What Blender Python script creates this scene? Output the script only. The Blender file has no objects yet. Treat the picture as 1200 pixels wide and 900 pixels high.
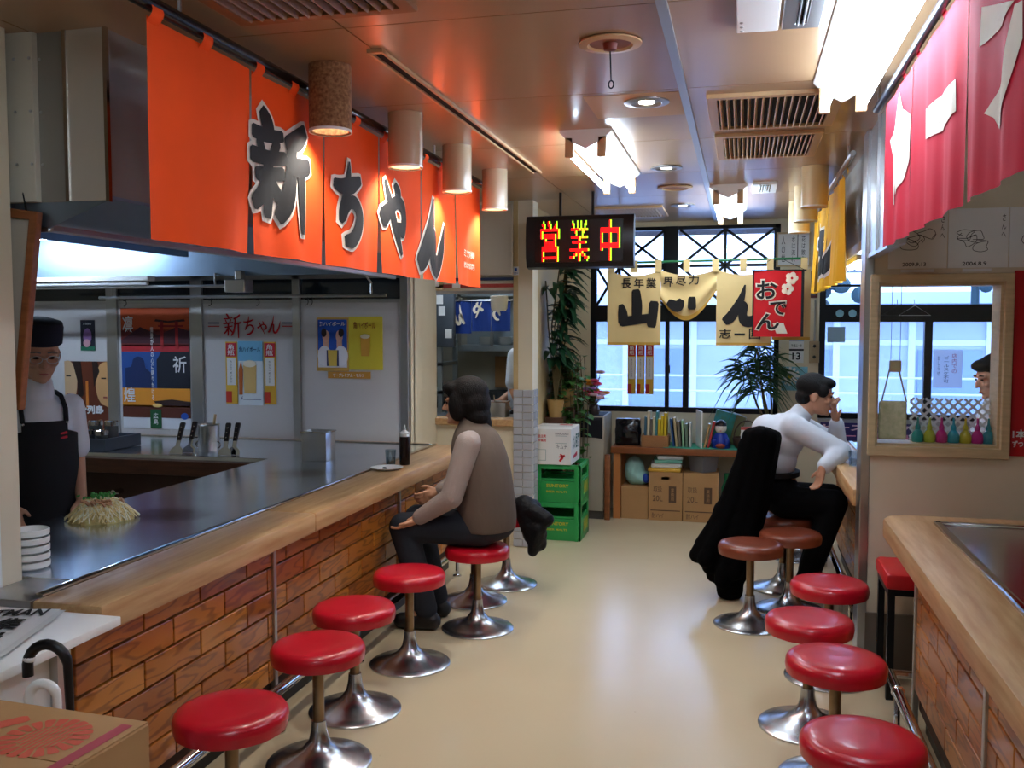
import bpy, bmesh, math, random
from mathutils import Vector, Matrix, Euler
from mathutils.bvhtree import BVHTree
random.seed(7)
SC = bpy.context.scene
COL = SC.collection
PI = math.pi

# ------------------------------------------------------------------ camera
F = 1100.0; VX, VY = 870.0, 383.0; EYE = 1.6
_d = Vector((VX - 600, -(VY - 450), -F)).normalized()
_u = Vector((0, 1, -_d.y / _d.z)).normalized()
_r = _d.cross(_u)
ROT = Matrix((_r, _d, _u))
CAM = Vector((0, 0, EYE))
cam = bpy.data.cameras.new('camera'); cam_o = bpy.data.objects.new('camera', cam); COL.objects.link(cam_o)
cam.sensor_width = 36; cam.lens = F / 1200 * 36; cam.clip_start = .05
cam_o.matrix_world = Matrix.Translation(CAM) @ ROT.to_4x4()
SC.camera = cam_o
def ray(px, py): return ROT @ Vector((px - 600, -(py - 450), -F))
def onz(px, py, z): r = ray(px, py); return CAM + r * ((z - EYE) / r.z)
def ony(px, py, y): r = ray(px, py); return CAM + r * (y / r.y)
def onx(px, py, x): r = ray(px, py); return CAM + r * (x / r.x)

# ------------------------------------------------------------------ world and exposure
w = bpy.data.worlds.new('overcast_sky'); SC.world = w; w.use_nodes = True
wn = w.node_tree; bg = wn.nodes['Background']
bg.inputs['Color'].default_value = (.60, .77, 1.0, 1); bg.inputs['Strength'].default_value = 3.0
SC.view_settings.view_transform = 'Standard'; SC.view_settings.look = 'None'
SC.view_settings.gamma = 1; SC.view_settings.use_curve_mapping = False
SC.view_settings.exposure = 1.15
TUBE_E = 14.0; SPOT_W = 10.0

# ------------------------------------------------------------------ materials
def srgb(r, g, b):
    f = lambda c: (c/255/12.92) if c/255 <= .04045 else ((c/255+.055)/1.055)**2.4
    return (f(r), f(g), f(b), 1)
MATS = {}
def mat(name, col, rough=.6, metal=0, spec=.5, noise=0, nscale=6, bump=0, bscale=60, stretch=None,
        emit=0, vary=0, coat=0, trans=0, ior=1.45, col2=None, alpha=1, sheen=0):
    if name in MATS: return MATS[name]
    m = bpy.data.materials.new(name); m.use_nodes = True; MATS[name] = m
    nt = m.node_tree; b = nt.nodes['Principled BSDF']
    c = srgb(*col); I = b.inputs
    I['Base Color'].default_value = c; I['Roughness'].default_value = rough; I['Metallic'].default_value = metal
    I['Specular IOR Level'].default_value = spec; I['Coat Weight'].default_value = coat; I['Coat Roughness'].default_value = .1
    I['Transmission Weight'].default_value = trans; I['IOR'].default_value = ior; I['Alpha'].default_value = alpha
    I['Sheen Weight'].default_value = sheen
    if emit: I['Emission Color'].default_value = c; I['Emission Strength'].default_value = emit
    if noise or bump:
        tc = nt.nodes.new('ShaderNodeTexCoord'); mp = nt.nodes.new('ShaderNodeMapping')
        nt.links.new(tc.outputs['Object'], mp.inputs['Vector'])
        if stretch: mp.inputs['Scale'].default_value = stretch
    last = None
    if noise:
        n = nt.nodes.new('ShaderNodeTexNoise'); n.inputs['Scale'].default_value = nscale; n.inputs['Detail'].default_value = 6
        nt.links.new(mp.outputs[0], n.inputs['Vector'])
        mx = nt.nodes.new('ShaderNodeMix'); mx.data_type = 'RGBA'
        cr = nt.nodes.new('ShaderNodeMapRange'); cr.inputs[1].default_value = .3; cr.inputs[2].default_value = .7
        nt.links.new(n.outputs['Fac'], cr.inputs[0]); nt.links.new(cr.outputs[0], mx.inputs[0])
        d = srgb(*col2) if col2 else tuple(x*(1-noise) for x in c[:3]) + (1,)
        mx.inputs[6].default_value = c; mx.inputs[7].default_value = d
        last = mx.outputs[2]
    if vary:
        oi = nt.nodes.new('ShaderNodeObjectInfo'); hs = nt.nodes.new('ShaderNodeHueSaturation')
        mr = nt.nodes.new('ShaderNodeMapRange'); mr.inputs[3].default_value = 1-vary; mr.inputs[4].default_value = 1+vary
        nt.links.new(oi.outputs['Random'], mr.inputs[0]); nt.links.new(mr.outputs[0], hs.inputs['Value'])
        if last: nt.links.new(last, hs.inputs['Color'])
        else: hs.inputs['Color'].default_value = c
        last = hs.outputs[0]
    if last: nt.links.new(last, I['Base Color'])
    if bump:
        n2 = nt.nodes.new('ShaderNodeTexNoise'); n2.inputs['Scale'].default_value = bscale; n2.inputs['Detail'].default_value = 4
        nt.links.new(mp.outputs[0], n2.inputs['Vector'])
        bp = nt.nodes.new('ShaderNodeBump'); bp.inputs['Strength'].default_value = bump; bp.inputs['Distance'].default_value = .01
        nt.links.new(n2.outputs['Fac'], bp.inputs['Height']); nt.links.new(bp.outputs[0], I['Normal'])
    return m
def flat(col, rough=.6): return mat('paint_%d_%d_%d' % col, col, rough)

# ------------------------------------------------------------------ mesh builder
class MB:
    def __init__(s): s.v = []; s.f = []
    def add(s, v, f):
        n = len(s.v); s.v += [tuple(p) for p in v]; s.f += [tuple(i+n for i in q) for q in f]; return s
    def box(s, x0, x1, y0, y1, z0, z1):
        return s.add([(x0,y0,z0),(x1,y0,z0),(x1,y1,z0),(x0,y1,z0),(x0,y0,z1),(x1,y0,z1),(x1,y1,z1),(x0,y1,z1)],
                     [(3,2,1,0),(4,5,6,7),(0,1,5,4),(1,2,6,5),(2,3,7,6),(3,0,4,7)])
    def obox(s, c, size, rot=(0,0,0)):
        R = Euler(rot).to_matrix(); c = Vector(c); v = []
        for z in (-.5,.5):
            for x, y in ((-.5,-.5),(.5,-.5),(.5,.5),(-.5,.5)):
                v.append(c + R @ Vector((x*size[0], y*size[1], z*size[2])))
        return s.add(v, [(3,2,1,0),(4,5,6,7),(0,1,5,4),(1,2,6,5),(2,3,7,6),(3,0,4,7)])
    def tube(s, pts, r, n=12, caps=True):
        pts = [Vector(p) for p in pts]; k = len(pts)
        rs = r if isinstance(r, (list, tuple)) else [r]*k
        v = []; f = []; ref = None
        for i, p in enumerate(pts):
            t = (pts[min(i+1,k-1)] - pts[max(i-1,0)]).normalized()
            if ref is None:
                ref = t.cross(Vector((0,0,1)))
                if ref.length < .1: ref = t.cross(Vector((1,0,0)))
                ref.normalize()
            ref = (ref - t*ref.dot(t)).normalized(); b = t.cross(ref)
            for j in range(n):
                a = 2*PI*j/n; v.append(p + (ref*math.cos(a) + b*math.sin(a))*rs[i])
        for i in range(k-1):
            for j in range(n):
                j2 = (j+1) % n; f.append((i*n+j, i*n+j2, (i+1)*n+j2, (i+1)*n+j))
        if caps: f.append(tuple(range(n))[::-1]); f.append(tuple((k-1)*n+j for j in range(n)))
        return s.add(v, f)
    def lathe(s, prof, c=(0,0,0), n=32, wob=None, caps=True):
        v = []; f = []; k = len(prof)
        for i, (r, z) in enumerate(prof):
            for j in range(n):
                a = 2*PI*j/n; rr = r*(wob(i, j) if wob else 1)
                v.append((c[0]+rr*math.cos(a), c[1]+rr*math.sin(a), c[2]+z))
        for i in range(k-1):
            for j in range(n):
                j2 = (j+1) % n; f.append((i*n+j, i*n+j2, (i+1)*n+j2, (i+1)*n+j))
        if caps and prof[0][0] > 1.1e-3: f.append(tuple(range(n))[::-1])
        if caps and prof[-1][0] > 1.1e-3: f.append(tuple((k-1)*n+j for j in range(n)))
        return s.add(v, f)
    def ell(s, c, r, rot=(0,0,0), nu=20, nv=12):
        R = Euler(rot).to_matrix() if not isinstance(rot, Matrix) else rot; c = Vector(c); v = []; f = []
        for i in range(nv+1):
            th = PI*i/nv
            for j in range(nu):
                a = 2*PI*j/nu
                v.append(c + R @ Vector((r[0]*math.sin(th)*math.cos(a), r[1]*math.sin(th)*math.sin(a), r[2]*math.cos(th))))
        for i in range(nv):
            for j in range(nu):
                j2 = (j+1) % nu; f.append((i*nu+j, (i+1)*nu+j, (i+1)*nu+j2, i*nu+j2))
        return s.add(v, f)
    def cap(s, p0, p1, r0, r1, n=14):
        p0 = Vector(p0); p1 = Vector(p1); d = (p1-p0); L = d.length; d = d/L if L > 1e-6 else Vector((0,0,1))
        pts = []; rs = []
        for i in range(6):
            a = PI/2*(1-i/5); pts.append(p0 - d*r0*math.sin(a)); rs.append(max(r0*math.cos(a), 1e-4))
        for i in range(6):
            a = PI/2*i/5; pts.append(p1 + d*r1*math.sin(a)); rs.append(max(r1*math.cos(a), 1e-4))
        v = []; f = []
        ref = d.cross(Vector((0,0,1)));
        if ref.length < .1: ref = d.cross(Vector((1,0,0)))
        ref.normalize(); b = d.cross(ref)
        for p, r in zip(pts, rs):
            for j in range(n):
                a = 2*PI*j/n; v.append(p + (ref*math.cos(a)+b*math.sin(a))*r)
        for i in range(len(pts)-1):
            for j in range(n):
                j2 = (j+1) % n; f.append((i*n+j, i*n+j2, (i+1)*n+j2, (i+1)*n+j))
        f.append(tuple(range(n))[::-1]); f.append(tuple((len(pts)-1)*n+j for j in range(n)))
        return s.add(v, f)
    def grid(s, fn, nu, nv, wrap=False):
        v = [fn(i/nu, j/nv) for j in range(nv+1) for i in range(nu+1)]
        f = [(j*(nu+1)+i, j*(nu+1)+i+1, (j+1)*(nu+1)+i+1, (j+1)*(nu+1)+i) for j in range(nv) for i in range(nu)]
        return s.add(v, f)
    def loft(s, rings, n=28, sub=4):
        """rings (cx,cy,cz,rx,ry) stacked upwards, joined by a smooth skin"""
        R = []; k = len(rings)
        for i in range(k-1):
            p = [rings[max(i-1,0)], rings[i], rings[i+1], rings[min(i+2,k-1)]]
            for q in range(sub):
                t = q/sub; R.append([.5*(2*p[1][a] + (p[2][a]-p[0][a])*t + (2*p[0][a]-5*p[1][a]+4*p[2][a]-p[3][a])*t*t + (-p[0][a]+3*p[1][a]-3*p[2][a]+p[3][a])*t**3) for a in range(5)])
        R.append(list(rings[-1])); v = [(c[0]+c[3]*math.cos(2*PI*j/n), c[1]+c[4]*math.sin(2*PI*j/n), c[2]) for c in R for j in range(n)]
        f = [(i*n+j, i*n+(j+1) % n, (i+1)*n+(j+1) % n, (i+1)*n+j) for i in range(len(R)-1) for j in range(n)]
        return s.add(v, f + [tuple(range(n))[::-1], tuple((len(R)-1)*n+j for j in range(n))])
    def prism(s, pts, o, x, y, depth):
        o, x, y = Vector(o), Vector(x), Vector(y); nrm = x.cross(y).normalized(); n = len(pts)
        a = [o + x*p[0] + y*p[1] for p in pts]; b = [p + nrm*depth for p in a]
        f = [tuple(range(n))[::-1], tuple(range(n, 2*n))] + [(i, (i+1) % n, n+(i+1) % n, n+i) for i in range(n)]
        return s.add(a+b, f)
    def ring(s, outer, inner, o, x, y, depth):            # frame between two same-length outlines
        o, x, y = Vector(o), Vector(x), Vector(y); nrm = x.cross(y).normalized(); n = len(outer)
        P = lambda p, d: o + x*p[0] + y*p[1] + nrm*d
        v = [P(p,0) for p in outer]+[P(p,0) for p in inner]+[P(p,depth) for p in outer]+[P(p,depth) for p in inner]
        f = []
        for i in range(n):
            k = (i+1) % n
            f += [(i,n+i,n+k,k), (2*n+i,2*n+k,3*n+k,3*n+i), (i,k,2*n+k,2*n+i), (n+i,3*n+i,3*n+k,n+k)]
        return s.add(v, f)
    def mesh(s, name, smooth=True, bev=0, ang=35):
        me = bpy.data.meshes.new(name); me.from_pydata(s.v, [], s.f); 
        if bev:
            bm = bmesh.new(); bm.from_mesh(me)
            bmesh.ops.remove_doubles(bm, verts=bm.verts, dist=1e-6)
            bmesh.ops.recalc_face_normals(bm, faces=bm.faces)
            es = [e for e in bm.edges if len(e.link_faces) == 2 and e.calc_face_angle(0) > .6]
            bmesh.ops.bevel(bm, geom=es, offset=bev, segments=2, profile=.5, affect='EDGES')
            bm.to_mesh(me); bm.free()
        if smooth:
            me.polygons.foreach_set('use_smooth', [True]*len(me.polygons)); me.set_sharp_from_angle(angle=math.radians(ang))
        me.update(); return me
    def build(s, name, m, parent=None, smooth=True, bev=0, ang=35):
        return link(name, s.mesh(name, smooth, bev, ang), m, parent)
def link(name, me, m, parent=None):
    if m is not None and not me.materials: me.materials.append(m)
    o = bpy.data.objects.new(name, me); COL.objects.link(o)
    if parent is not None: par(o, parent)
    return o
def par(o, p):
    o.parent = p; o.matrix_parent_inverse = wmat(p).inverted()
def wmat(o):
    m = o.matrix_basis.copy()
    return (wmat(o.parent) @ o.matrix_parent_inverse @ m) if o.parent else m
def thing(name, label, cat, loc=(0,0,0), group=None, rz=0):
    o = bpy.data.objects.new(name, None); COL.objects.link(o); o.empty_display_size = .05
    o.location = loc; o.rotation_euler = (0,0,rz); return tag(o, label, cat, group)
def tag(o, label, cat, group=None):
    o['label'] = label; o['category'] = cat
    if group: o['group'] = group
    return o
def struct(o): o['kind'] = 'structure'; return o
def stuff(o): o['kind'] = 'stuff'; return o
def place(me_o, loc, rot=(0,0,0)): me_o.location = loc; me_o.rotation_euler = rot; return me_o
def dup(root, loc, rz=0, label=None, group=None):
    def cp(o, parent):
        c = o.copy(); COL.objects.link(c); inv = o.matrix_parent_inverse.copy(); c.parent = parent; c.matrix_parent_inverse = inv
        for k in [x for x in bpy.data.objects if x.parent == o]: cp(k, c)
        return c
    r = cp(root, None); r.location = loc; r.rotation_euler = (0,0,rz)
    if label: r['label'] = label
    if group: r['group'] = group
    return r

# ------------------------------------------------------------------ lettering
def text_mesh(s, bold=0, vertical=False):
    c = bpy.data.curves.new('lettering', 'FONT'); c.size = 1; c.offset = bold; c.resolution_u = 3
    o = bpy.data.objects.new('lettering', c); V = []; Fc = []
    for k, ch in enumerate(s if vertical else [s]):
        c.body = ch; me = bpy.data.meshes.new_from_object(o); n = len(V)
        V += [(v.co.x, v.co.y - (k*1.02 if vertical else 0)) for v in me.vertices]
        Fc += [tuple(i+n for i in p.vertices) for p in me.polygons]
        bpy.data.meshes.remove(me)
    bpy.data.objects.remove(o); bpy.data.curves.remove(c)
    return V, Fc
def text(s, m, parent, box, fn, bold=0, vertical=False, name='lettering', keep=False):
    """lettering fitted into box (x0,y0,x1,y1) of the surface fn(x,y)->point"""
    V, Fc = text_mesh(s, bold, vertical)
    if not V: return None
    x0, x1 = min(v[0] for v in V), max(v[0] for v in V); y0, y1 = min(v[1] for v in V), max(v[1] for v in V)
    sx = (box[2]-box[0])/(x1-x0); sy = (box[3]-box[1])/max(y1-y0, 1e-6); ox = oy = 0
    if keep:
        k = min(abs(sx), sy); ox = ((box[2]-box[0]) - math.copysign(k, sx)*(x1-x0))/2; oy = ((box[3]-box[1]) - k*(y1-y0))/2; sx = math.copysign(k, sx); sy = k
    mb = MB(); mb.add([fn(box[0]+ox+(a-x0)*sx, box[1]+oy+(b-y0)*sy) for a, b in V], Fc)
    return mb.build(name, m, parent, smooth=False)
def plane_fn(o, x, y, d=0):
    o, x, y = Vector(o), Vector(x).normalized(), Vector(y).normalized(); n = x.cross(y)
    return lambda a, b: o + x*a + y*b + n*d
def stroke(mb, pts, fn, box, k=1.0, grow=0):
    """brush stroke: pts (x,y,half-width) in a unit box, laid on surface fn"""
    sub = []
    for i in range(len(pts)-1):
        p0 = pts[max(i-1,0)]; p1 = pts[i]; p2 = pts[i+1]; p3 = pts[min(i+2,len(pts)-1)]
        for q in range(8):
            t = q/8
            sub.append([.5*((2*p1[a]) + (-p0[a]+p2[a])*t + (2*p0[a]-5*p1[a]+4*p2[a]-p3[a])*t*t + (-p0[a]+3*p1[a]-3*p2[a]+p3[a])*t**3) for a in range(3)])
    sub.append(list(pts[-1])); W = box[2]-box[0]; Hh = box[3]-box[1]
    P = [(box[0]+a*W, box[1]+b*Hh, max(c,.004)*k*abs(W)+grow) for a, b, c in sub]
    # extend the ends a little so the outline closes round them
    def ext(a, b, g):
        dx, dy = a[0]-b[0], a[1]-b[1]; L = math.hypot(dx, dy) or 1
        return (a[0]+dx/L*g, a[1]+dy/L*g, a[2]*.7)
    P = [ext(P[0], P[1], P[0][2]*.5+grow*.6)] + P + [ext(P[-1], P[-2], P[-1][2]*.5+grow*.6)]
    v = []; n = len(P)
    for i, (x, y, w_) in enumerate(P):
        a = P[max(i-1,0)]; b = P[min(i+1,n-1)]; dx, dy = b[0]-a[0], b[1]-a[1]; L = math.hypot(dx,dy) or 1
        nx, ny = -dy/L*w_, dx/L*w_
        v += [fn(x+nx, y+ny), fn(x, y), fn(x-nx, y-ny)]
    mb.add(v, [f for i in range(n-1) for f in ((3*i,3*i+1,3*i+4,3*i+3), (3*i+1,3*i+2,3*i+5,3*i+4))])
BR = {
 'chi': [[(.10,.70,.07),(.3,.68,.11),(.6,.73,.12),(.88,.82,.07)], [(.52,1,.03),(.5,.85,.07),(.42,.6,.11),(.3,.36,.11),(.24,.26,.06)],
         [(.3,.34,.08),(.5,.50,.09),(.72,.50,.11),(.86,.36,.13),(.78,.18,.13),(.58,.05,.12),(.35,.02,.08)]],
 'ya': [[(.12,.48,.14),(.35,.62,.11),(.6,.74,.09),(.82,.68,.11),(.9,.5,.13),(.78,.36,.12),(.62,.4,.06)], [(.2,1,.04),(.34,.75,.08),(.52,.4,.09),(.74,0,.04)],
        [(.55,.98,.06),(.64,.87,.1),(.6,.76,.07)]],
 'n': [[(.5,1,.02),(.42,.62,.08),(.24,.2,.12),(.12,.06,.11)], [(.22,.25,.06),(.38,.48,.07),(.48,.46,.09),(.46,.2,.1),(.53,.05,.13),(.7,.08,.12),(.86,.35,.09),(.95,.68,.02)]],
 'shin': [[(.2,1,.07),(.28,.9,.1),(.32,.8,.09)], [(.04,.79,.06),(.25,.79,.06),(.52,.83,.05)], [(.14,.73,.06),(.2,.6,.06)], [(.44,.75,.06),(.36,.6,.06)],
          [(.02,.57,.07),(.3,.58,.065),(.56,.62,.06)], [(.1,.4,.06),(.3,.42,.06),(.52,.46,.06)], [(.29,.6,.08),(.29,.3,.09),(.27,.03,.07)],
          [(.27,.38,.07),(.18,.22,.08),(.06,.12,.07)], [(.31,.38,.06),(.42,.26,.07),(.5,.18,.06)], [(.93,.96,.08),(.8,.86,.1),(.6,.78,.07)],
          [(.68,.82,.08),(.66,.5,.09),(.58,.2,.1),(.46,.03,.08)], [(.62,.55,.07),(.8,.57,.09),(1.02,.62,.07)], [(.85,.57,.08),(.85,.3,.08),(.86,-.08,.05)]],
 'yama': [[(.44,1,.09),(.47,.6,.11),(.46,.2,.1)], [(.06,.6,.06),(.1,.4,.1),(.12,.14,.11)], [(.08,.14,.1),(.45,.2,.1),(.9,.26,.09)], [(.9,.66,.1),(.88,.4,.1),(.84,.05,.1)]],
}
def brush(key, m, parent, box, fn, k=1, grow=0, name='lettering'):
    mb = MB()
    for st in BR[key]: stroke(mb, st, fn, box, k, grow)
    return mb.build(name, m, parent, smooth=False)

# ------------------------------------------------------------------ organic bodies
def blob(name, mb, m, parent, voxel=.008, smooth=6, fac=.5):
    me = mb.mesh('tmp', smooth=False); o = bpy.data.objects.new('tmp', me); COL.objects.link(o)
    r = o.modifiers.new('r', 'REMESH'); r.mode = 'VOXEL'; r.voxel_size = voxel
    if smooth: s = o.modifiers.new('s', 'SMOOTH'); s.factor = fac; s.iterations = smooth
    dg = bpy.context.evaluated_depsgraph_get(); me2 = bpy.data.meshes.new_from_object(o.evaluated_get(dg))
    bpy.data.objects.remove(o); bpy.data.meshes.remove(me)
    me2.polygons.foreach_set('use_smooth', [True]*len(me2.polygons)); me2.name = name
    me2.materials.clear(); return link(name, me2, m, parent)
# ------------------------------------------------------------------ shared materials
M = dict(
 cream=mat('cream_wall_paint', (226,214,186), .55, noise=.06, nscale=3),
 tan=mat('tan_wall_paint', (196,170,120), .6, noise=.1, nscale=3),
 ceil=mat('ceiling_panel_paint', (176,142,106), .28, noise=.08, nscale=2, coat=.15),
 ceilframe=mat('beige_enamel', (205,170,125), .4),
 alu=mat('brushed_aluminium', (190,190,190), .35, 1),
 steel=mat('stainless_steel', (196,198,200), .28, 1, bump=.02, bscale=80, stretch=(1,1,12)),
 hood=mat('hood_steel', (176,172,164), .34, 1, bump=.03, bscale=40, stretch=(1,1,.05)),
 chrome=mat('chrome', (205,205,205), .1, 1),
 polish=mat('worn_chrome_base', (196,200,208), .26, 1, noise=.25, nscale=9),
 pole=mat('tarnished_pole', (150,130,105), .28, 1, noise=.35, nscale=7, col2=(105,75,45)),
 black=mat('black_plastic', (14,14,16), .4),
 blackmetal=mat('black_metal', (16,18,22), .35, .3),
 dark=mat('black_cord_and_void_shade', (14,14,15), .8),  # cords, wires and hooks; also paints the shade inside ceiling openings
 white=mat('white_enamel', (236,236,232), .35),
 panel=mat('grey_white_panel', (205,203,203), .4, noise=.04, nscale=2),
 red=mat('red_vinyl', (196,14,38), .3, coat=.25, noise=.15, nscale=8),
 brown=mat('brown_vinyl', (128,62,40), .32, coat=.2, noise=.15, nscale=8),
 woodtop=mat('counter_wood', (208,170,122), .42, noise=.3, nscale=5, stretch=(9,.7,9), col2=(184,138,90), bump=.04, bscale=30),
 wooddark=mat('dark_wood', (92,52,30), .45, noise=.4, nscale=6, stretch=(1,8,8)),
 woodlight=mat('pale_wood', (212,188,146), .5, noise=.2, nscale=8, stretch=(1,1,8)),
 woodred=mat('reddish_wood', (150,88,48), .4, noise=.3, nscale=6, stretch=(1,9,9)),
 grout=mat('dark_grout', (58,30,14), .7),
 card=mat('cardboard', (184,140,92), .75, noise=.08, nscale=5),
 paper=mat('white_paper', (232,232,230), .6),
 ink=mat('black_ink', (16,16,18), .7),
 redink=mat('red_ink', (200,22,34), .6),
 skin=mat('skin', (205,150,118), .5, noise=.08, nscale=14),
 hairb=mat('black_hair', (13,11,11), .65, spec=.3, bump=.4, bscale=70, stretch=(3,3,.6)),
)
def glass_mat(name, col, tr=.92, rough=.02):
    m = bpy.data.materials.new(name); m.use_nodes = True; nt = m.node_tree; nt.nodes.clear()
    o = nt.nodes.new('ShaderNodeOutputMaterial'); a = nt.nodes.new('ShaderNodeBsdfTransparent'); g = nt.nodes.new('ShaderNodeBsdfGlossy')
    mx = nt.nodes.new('ShaderNodeMixShader'); a.inputs[0].default_value = srgb(*col); g.inputs['Roughness'].default_value = rough
    mx.inputs[0].default_value = 1-tr
    nt.links.new(a.outputs[0], mx.inputs[1]); nt.links.new(g.outputs[0], mx.inputs[2]); nt.links.new(mx.outputs[0], o.inputs[0]); return m
GLASS = glass_mat('window_glass', (214,226,246))
GLASSC = glass_mat('clear_pane', (250,252,255), .96)
def brickwood():
    m = mat('wood_grain_tile', (176,106,46), .3, coat=.25); nt = m.node_tree; b = nt.nodes['Principled BSDF']
    tc = nt.nodes.new('ShaderNodeTexCoord'); oi = nt.nodes.new('ShaderNodeObjectInfo'); mp = nt.nodes.new('ShaderNodeMapping')
    cm = nt.nodes.new('ShaderNodeCombineXYZ'); mu = nt.nodes.new('ShaderNodeMath'); mu.operation = 'MULTIPLY'; mu.inputs[1].default_value = 37
    nt.links.new(oi.outputs['Random'], mu.inputs[0]); nt.links.new(mu.outputs[0], cm.inputs[0]); nt.links.new(mu.outputs[0], cm.inputs[1]); nt.links.new(mu.outputs[0], cm.inputs[2])
    mp.inputs['Scale'].default_value = (3, 3.2, 16)
    nt.links.new(tc.outputs['Object'], mp.inputs['Vector']); nt.links.new(cm.outputs[0], mp.inputs['Location'])
    n = nt.nodes.new('ShaderNodeTexNoise'); n.inputs['Scale'].default_value = 1.1; n.inputs['Detail'].default_value = 1
    nt.links.new(mp.outputs[0], n.inputs['Vector'])
    s = nt.nodes.new('ShaderNodeMath'); s.operation = 'MULTIPLY'; s.inputs[1].default_value = 30
    si = nt.nodes.new('ShaderNodeMath'); si.operation = 'SINE'
    nt.links.new(n.outputs['Fac'], s.inputs[0]); nt.links.new(s.outputs[0], si.inputs[0])
    mr = nt.nodes.new('ShaderNodeMapRange'); mr.inputs[1].default_value = .2; mr.inputs[2].default_value = 1; mr.inputs[4].default_value = .7
    nt.links.new(si.outputs[0], mr.inputs[0])
    mx = nt.nodes.new('ShaderNodeMix'); mx.data_type = 'RGBA'; mx.inputs[6].default_value = srgb(190,112,42); mx.inputs[7].default_value = srgb(118,56,18)
    nt.links.new(mr.outputs[0], mx.inputs[0])
    hs = nt.nodes.new('ShaderNodeHueSaturation'); m2 = nt.nodes.new('ShaderNodeMapRange'); m2.inputs[3].default_value = .72; m2.inputs[4].default_value = 1.15
    m3 = nt.nodes.new('ShaderNodeMapRange'); m3.inputs[3].default_value = .494; m3.inputs[4].default_value = .508
    nt.links.new(oi.outputs['Random'], m2.inputs[0]); nt.links.new(m2.outputs[0], hs.inputs['Value'])
    nt.links.new(oi.outputs['Random'], m3.inputs[0]); nt.links.new(m3.outputs[0], hs.inputs['Hue'])
    nt.links.new(mx.outputs[2], hs.inputs['Color']); nt.links.new(hs.outputs[0], b.inputs['Base Color'])
    return m
BRICK = brickwood()
def floor_mat():
    m = mat('beige_vinyl_floor', (206,190,158), .3, noise=.08, nscale=.9); nt = m.node_tree; b = nt.nodes['Principled BSDF']
    tc = nt.nodes.new('ShaderNodeTexCoord')
    n = nt.nodes.new('ShaderNodeTexNoise'); n.inputs['Scale'].default_value = 2.2; n.inputs['Detail'].default_value = 8
    nt.links.new(tc.outputs['Object'], n.inputs['Vector'])
    r = nt.nodes.new('ShaderNodeMapRange'); r.inputs[1].default_value = .3; r.inputs[2].default_value = .7; r.inputs[3].default_value = .2; r.inputs[4].default_value = .27
    nt.links.new(n.outputs['Fac'], r.inputs[0]); nt.links.new(r.outputs[0], b.inputs['Roughness'])
    # scuffs: small dark specks with a shape of their own
    n2 = nt.nodes.new('ShaderNodeTexNoise'); n2.inputs['Scale'].default_value = 26; n2.inputs['Detail'].default_value = 2; n2.inputs['Roughness'].default_value = .75
    nt.links.new(tc.outputs['Object'], n2.inputs['Vector'])
    r2 = nt.nodes.new('ShaderNodeMapRange'); r2.inputs[1].default_value = .76; r2.inputs[2].default_value = .80; r2.inputs[4].default_value = .3
    nt.links.new(n2.outputs['Fac'], r2.inputs[0])
    mx = nt.nodes.new('ShaderNodeMix'); mx.data_type = 'RGBA'; mx.inputs[7].default_value = srgb(110,90,66)
    src = b.inputs['Base Color'].links[0].from_socket
    nt.links.new(src, mx.inputs[6]); nt.links.new(r2.outputs[0], mx.inputs[0]); nt.links.new(mx.outputs[2], b.inputs['Base Color'])
    return m
H = 2.5
# ------------------------------------------------------------------ floor, ceiling, walls
struct(MB().box(-6.2, 3.6, -2.6, 9.6, -.1, 0).build('floor', floor_mat(), smooth=False))
ceiling = struct(MB().box(-6.2, 3.6, -2.6, 9.6, H+.012, H+.15).build('ceiling', M['grout'], smooth=False))
XJ = [-6.2, -5, -4.03, -3.08, -2.13, -1.18, -.23, .72, 1.67, 2.62, 3.6]
YJ = [-2.6, -1.17, -.2, .77, 1.73, 2.69, 3.66, 4.64, 5.61, 6.58, 7.55, 8.22]
for a in range(len(XJ)-1):
    for b in range(len(YJ)-1):
        pm = MB().box(XJ[a]+.0025, XJ[a+1]-.0025, YJ[b]+.0025, YJ[b+1]-.0025, H, H+.015)
        pm.build('ceiling_panel', M['ceil'], ceiling, smooth=False)
struct(MB().box(-.245, -.215, -2.6, 8.2, H-.012, H+.002).build('trim_1', M['alu'], smooth=False))
sl = MB().box(-1.2, -1.19, 2.92, 5.4, H-.012, H+.002).box(-1.155, -1.145, 2.92, 5.4, H-.012, H+.002).box(-1.2, -1.145, 2.91, 2.93, H-.012, H+.002)
lv = thing('ceiling_slot_diffuser', 'long narrow slot diffuser with a gap painted dark beside the cylinder lamps', 'vent', (-1.17, 4, H))
sl.build('frame', M['ceilframe'], lv, smooth=False); MB().box(-1.19, -1.155, 2.93, 5.4, H-.004, H+.003).build('slot', M['dark'], lv, smooth=False)  # flat black strip paints the shade of an open slot
# near left wall end (stands between the entrance and the counter)
wl = struct(MB().box(-6.2, -2.18, 2.36, 2.45, 0, H).build('wall_left', M['cream'], smooth=False))
MB().box(-2.2, -2.172, 2.34, 2.36, 0, H).build('edge_strip', M['white'], wl, smooth=False)
struct(MB().box(-6.2, -6.1, -2.6, 9.6, 0, H).build('wall_far_left', M['cream'], smooth=False))
struct(MB().box(3.5, 3.6, -2.6, 8.2, 0, H).build('wall_right', M['cream'], smooth=False))
struct(MB().box(-6.2, 3.6, -2.7, -2.6, 0, H).build('wall_front', M['cream'], smooth=False))
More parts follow.
